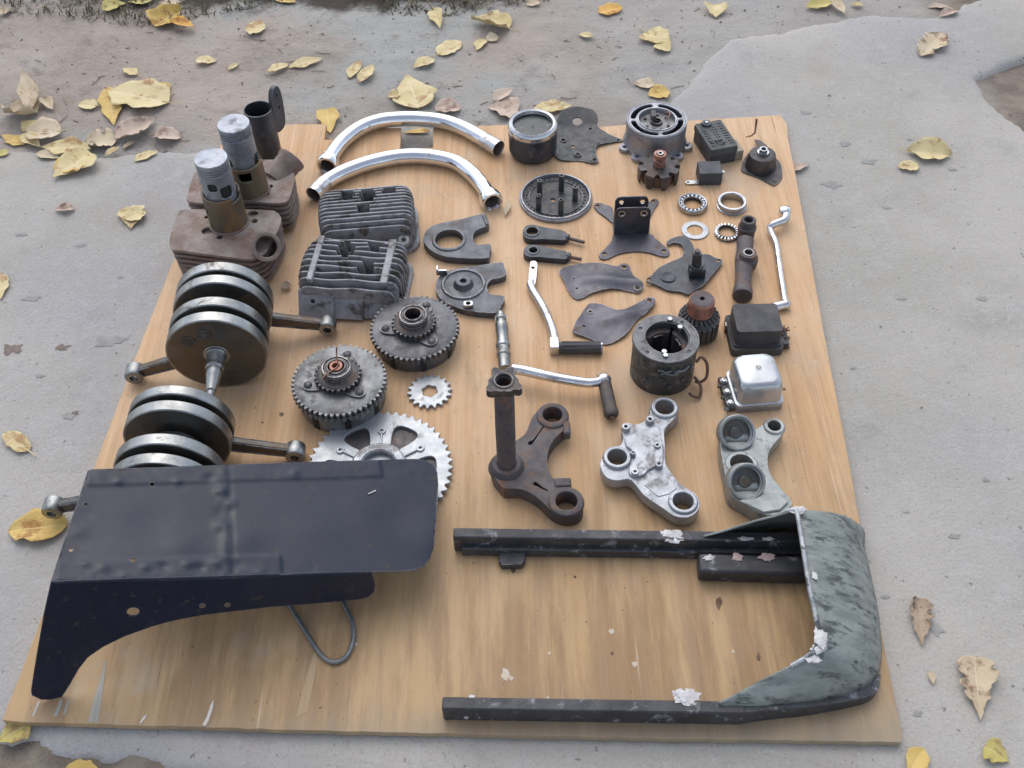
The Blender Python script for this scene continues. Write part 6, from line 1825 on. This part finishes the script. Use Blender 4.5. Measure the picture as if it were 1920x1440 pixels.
leaf('yellow boat shaped leaf on the right slab with a stem to the left', (1700, 284), (1784, 292), 34, 'p', 'lance', .45, fold=.2, stem=16)
leaf('small pale oval leaf below the boat shaped leaf on the right slab', (1722, 312), (1684, 314), 18, 'p', 'round', .2)
leaf('pinkish leaf sticking out from under the board\'s right edge', (1470, 322), (1518, 308), 15, 'k', 'lance', .4)
leaf('crumpled brown leaf on the right slab beside the welded frame', (1722, 1122), (1728, 1212), 46, 'b', 'heart', .55, jag=.5)
leaf('large ragged tan leaf on the right slab near the bottom', (1826, 1232), (1838, 1352), 70, 't', 'heart', .25, jag=.55)
leaf('tiny torn leaf scrap left of the large ragged tan leaf', (1744, 1258), (1750, 1284), 12, 't', 'ovate', .3)
leaf('greenish yellow leaf cut by the bottom edge at the right corner', (1846, 1400), (1892, 1428), 44, 'g', 'heart', .2)
leaf('yellow leaf cut by the bottom edge, second from the right corner', (1732, 1404), (1702, 1450), 44, 'y', 'ovate', .25)
leaf('pale leaf half out of the picture on the left slab', (2, 512), (2, 562), 30, 'p', 'ovate', .2)
leaf('pale oval leaf alone on the left slab, stem to the lower right', (54, 846), (8, 812), 34, 'p', 'round', .2, stem=18)
leaf('large yellow leaf under the rod end at the left of the black tray', (126, 984), (16, 996), 56, 'y', 'round', .22, stem=0)
leaf('yellow leaf under the board\'s front left corner', (62, 1352), (-4, 1392), 44, 'g', 'ovate', .2)
leaf('orange yellow leaf cut by the bottom edge at left', (184, 1452), (124, 1440), 36, 'y', 'round', .3)
leaf('small yellow leaf seen through the notch under the chrome bend', (806, 246), (756, 249), 9, 'y', 'ovate', .2)
# leaf scrap caught on the board
leaf('thin curled tan leaf on the board right of the chrome collar', (947, 405), (956, 376), 9, 't', 'lance', .6, zoff=.0155)
leaf('tiny dried leaf scrap on the board between cylinder and crankshaft', (527, 540), (546, 536), 12, 'b', 'round', .6, zoff=.0155)

# ================================================================== loose litter
def litter(name, mt, n, pick, size, kindf):
    rnd = random.Random(len(name) * 31 + n)
    mb_v, mb_f = [], []
    k = 0
    while k < n:
        x, y = pick(rnd)
        if x is None: continue
        z_ = gh(x, y)
        vs, fs = kindf(rnd, size(rnd))
        a = rnd.uniform(0, 2 * PI); ca, sa = math.cos(a), math.sin(a)
        o = len(mb_v)
        mb_v += [(x + v[0] * ca - v[1] * sa, y + v[0] * sa + v[1] * ca, z_ + v[2]) for v in vs]
        mb_f += [[i + o for i in f] for f in fs]
        k += 1
    me = bpy.data.meshes.new(name); me.from_pydata(mb_v, [], mb_f); me.materials.append(mt)
    o = bpy.data.objects.new(name, me); COL.objects.link(o)
    o['kind'] = 'stuff'; o['label'] = {'soil_crumbs': 'small dark soil crumbs scattered over the bare earth', 'pale_grit': 'tiny pale stones and husks on soil and slab', 'dry_twigs': 'short dry twigs and stalks lying on the soil', 'grass_litter': 'dark grass blades and dead litter along the top edge'}[name]
    return o


def crumb(r, s):
    vs = [(s * r.uniform(.6, 1.2) * a, s * r.uniform(.6, 1.2) * b, s * r.uniform(.4, .8) * c_) for a, b, c_ in ((1, 0, .2), (-.5, .87, .2), (-.5, -.87, .2), (0, 0, 1.1), (.1, .1, -.5))]
    return vs, [(0, 1, 3), (1, 2, 3), (2, 0, 3), (1, 0, 4), (2, 1, 4), (0, 2, 4)]


def stick(r, s):
    h = .0008; k = r.uniform(-.3, .3) * s
    vs = []
    for x, y in ((-s, 0), (0, k), (s, 0)):
        vs += [(x, y - h, .001), (x, y + h, .001), (x, y, .001 + h * 1.8)]
    fs = [(0, 3, 4, 1), (1, 4, 5, 2), (2, 5, 3, 0), (3, 6, 7, 4), (4, 7, 8, 5), (5, 8, 6, 3)]
    return vs, fs


def blade(r, s):
    h = r.uniform(.0012, .0022); lean = r.uniform(.2, 1.2) * s; up = s * r.uniform(.15, .7)
    vs = [(0, -h, 0), (0, h, 0), (lean * .5, -h * .8, up * .7), (lean * .5, h * .8, up * .7), (lean, 0, up)]
    return vs, [(0, 1, 3, 2), (2, 3, 4)]


def on_dirt(r):
    x, y = r.uniform(-1.5, 1.5), r.uniform(1.65, 2.6)
    return (x, y) if _pick(dd, x, y) < -.012 else (None, None)


def any_where(r):
    x, y = r.uniform(-1.5, 1.5), r.uniform(.4, 2.6)
    if -.72 < x < .64 and .52 < y < 1.93: return None, None
    return (x, y) if r.random() < (.9 if _pick(dd, x, y) < 0 else .16) else (None, None)


def top_strip(r):
    x = r.uniform(-1.28, .12)
    y = 2.405 + abs(r.gauss(.05, .07)) + .03 * math.sin(x * 9)
    if -.52 < x < -.30: y += .06
    return x, y


def low_soil(r):
    x, y = r.uniform(-.8, -.4), r.uniform(.42, .57)
    return (x, y) if _pick(dd, x, y) < -.008 else (None, None)


MT['crumb'] = mat('dark_soil_crumb', (.18, .145, .12), (.28, .235, .20), (.9, .95), 0, 20, 0)
MT['grit'] = mat('pale_grit', (.42, .40, .36), (.30, .27, .24), (.8, .95), 0, 30, 0)
MT['twig'] = mat('dry_twig', (.26, .19, .13), (.38, .31, .22), (.8, .95), 0, 30, 0)
MT['grass'] = mat('dark_grass', (.075, .075, .04), (.11, .09, .05), (.7, .9), 0, 9, 0, spots=((.36, .29, .16), .3, 12, 0))
litter('soil_crumbs', MT['crumb'], 1100, on_dirt, lambda r: .0011 + abs(r.gauss(0, .0017)), crumb)
litter('pale_grit', MT['grit'], 520, any_where, lambda r: .0010 + abs(r.gauss(0, .0013)), crumb)
litter('dry_twigs', MT['twig'], 110, on_dirt, lambda r: r.uniform(.005, .020), stick)
litter('grass_litter', MT['grass'], 1100, top_strip, lambda r: r.uniform(.012, .045), blade)
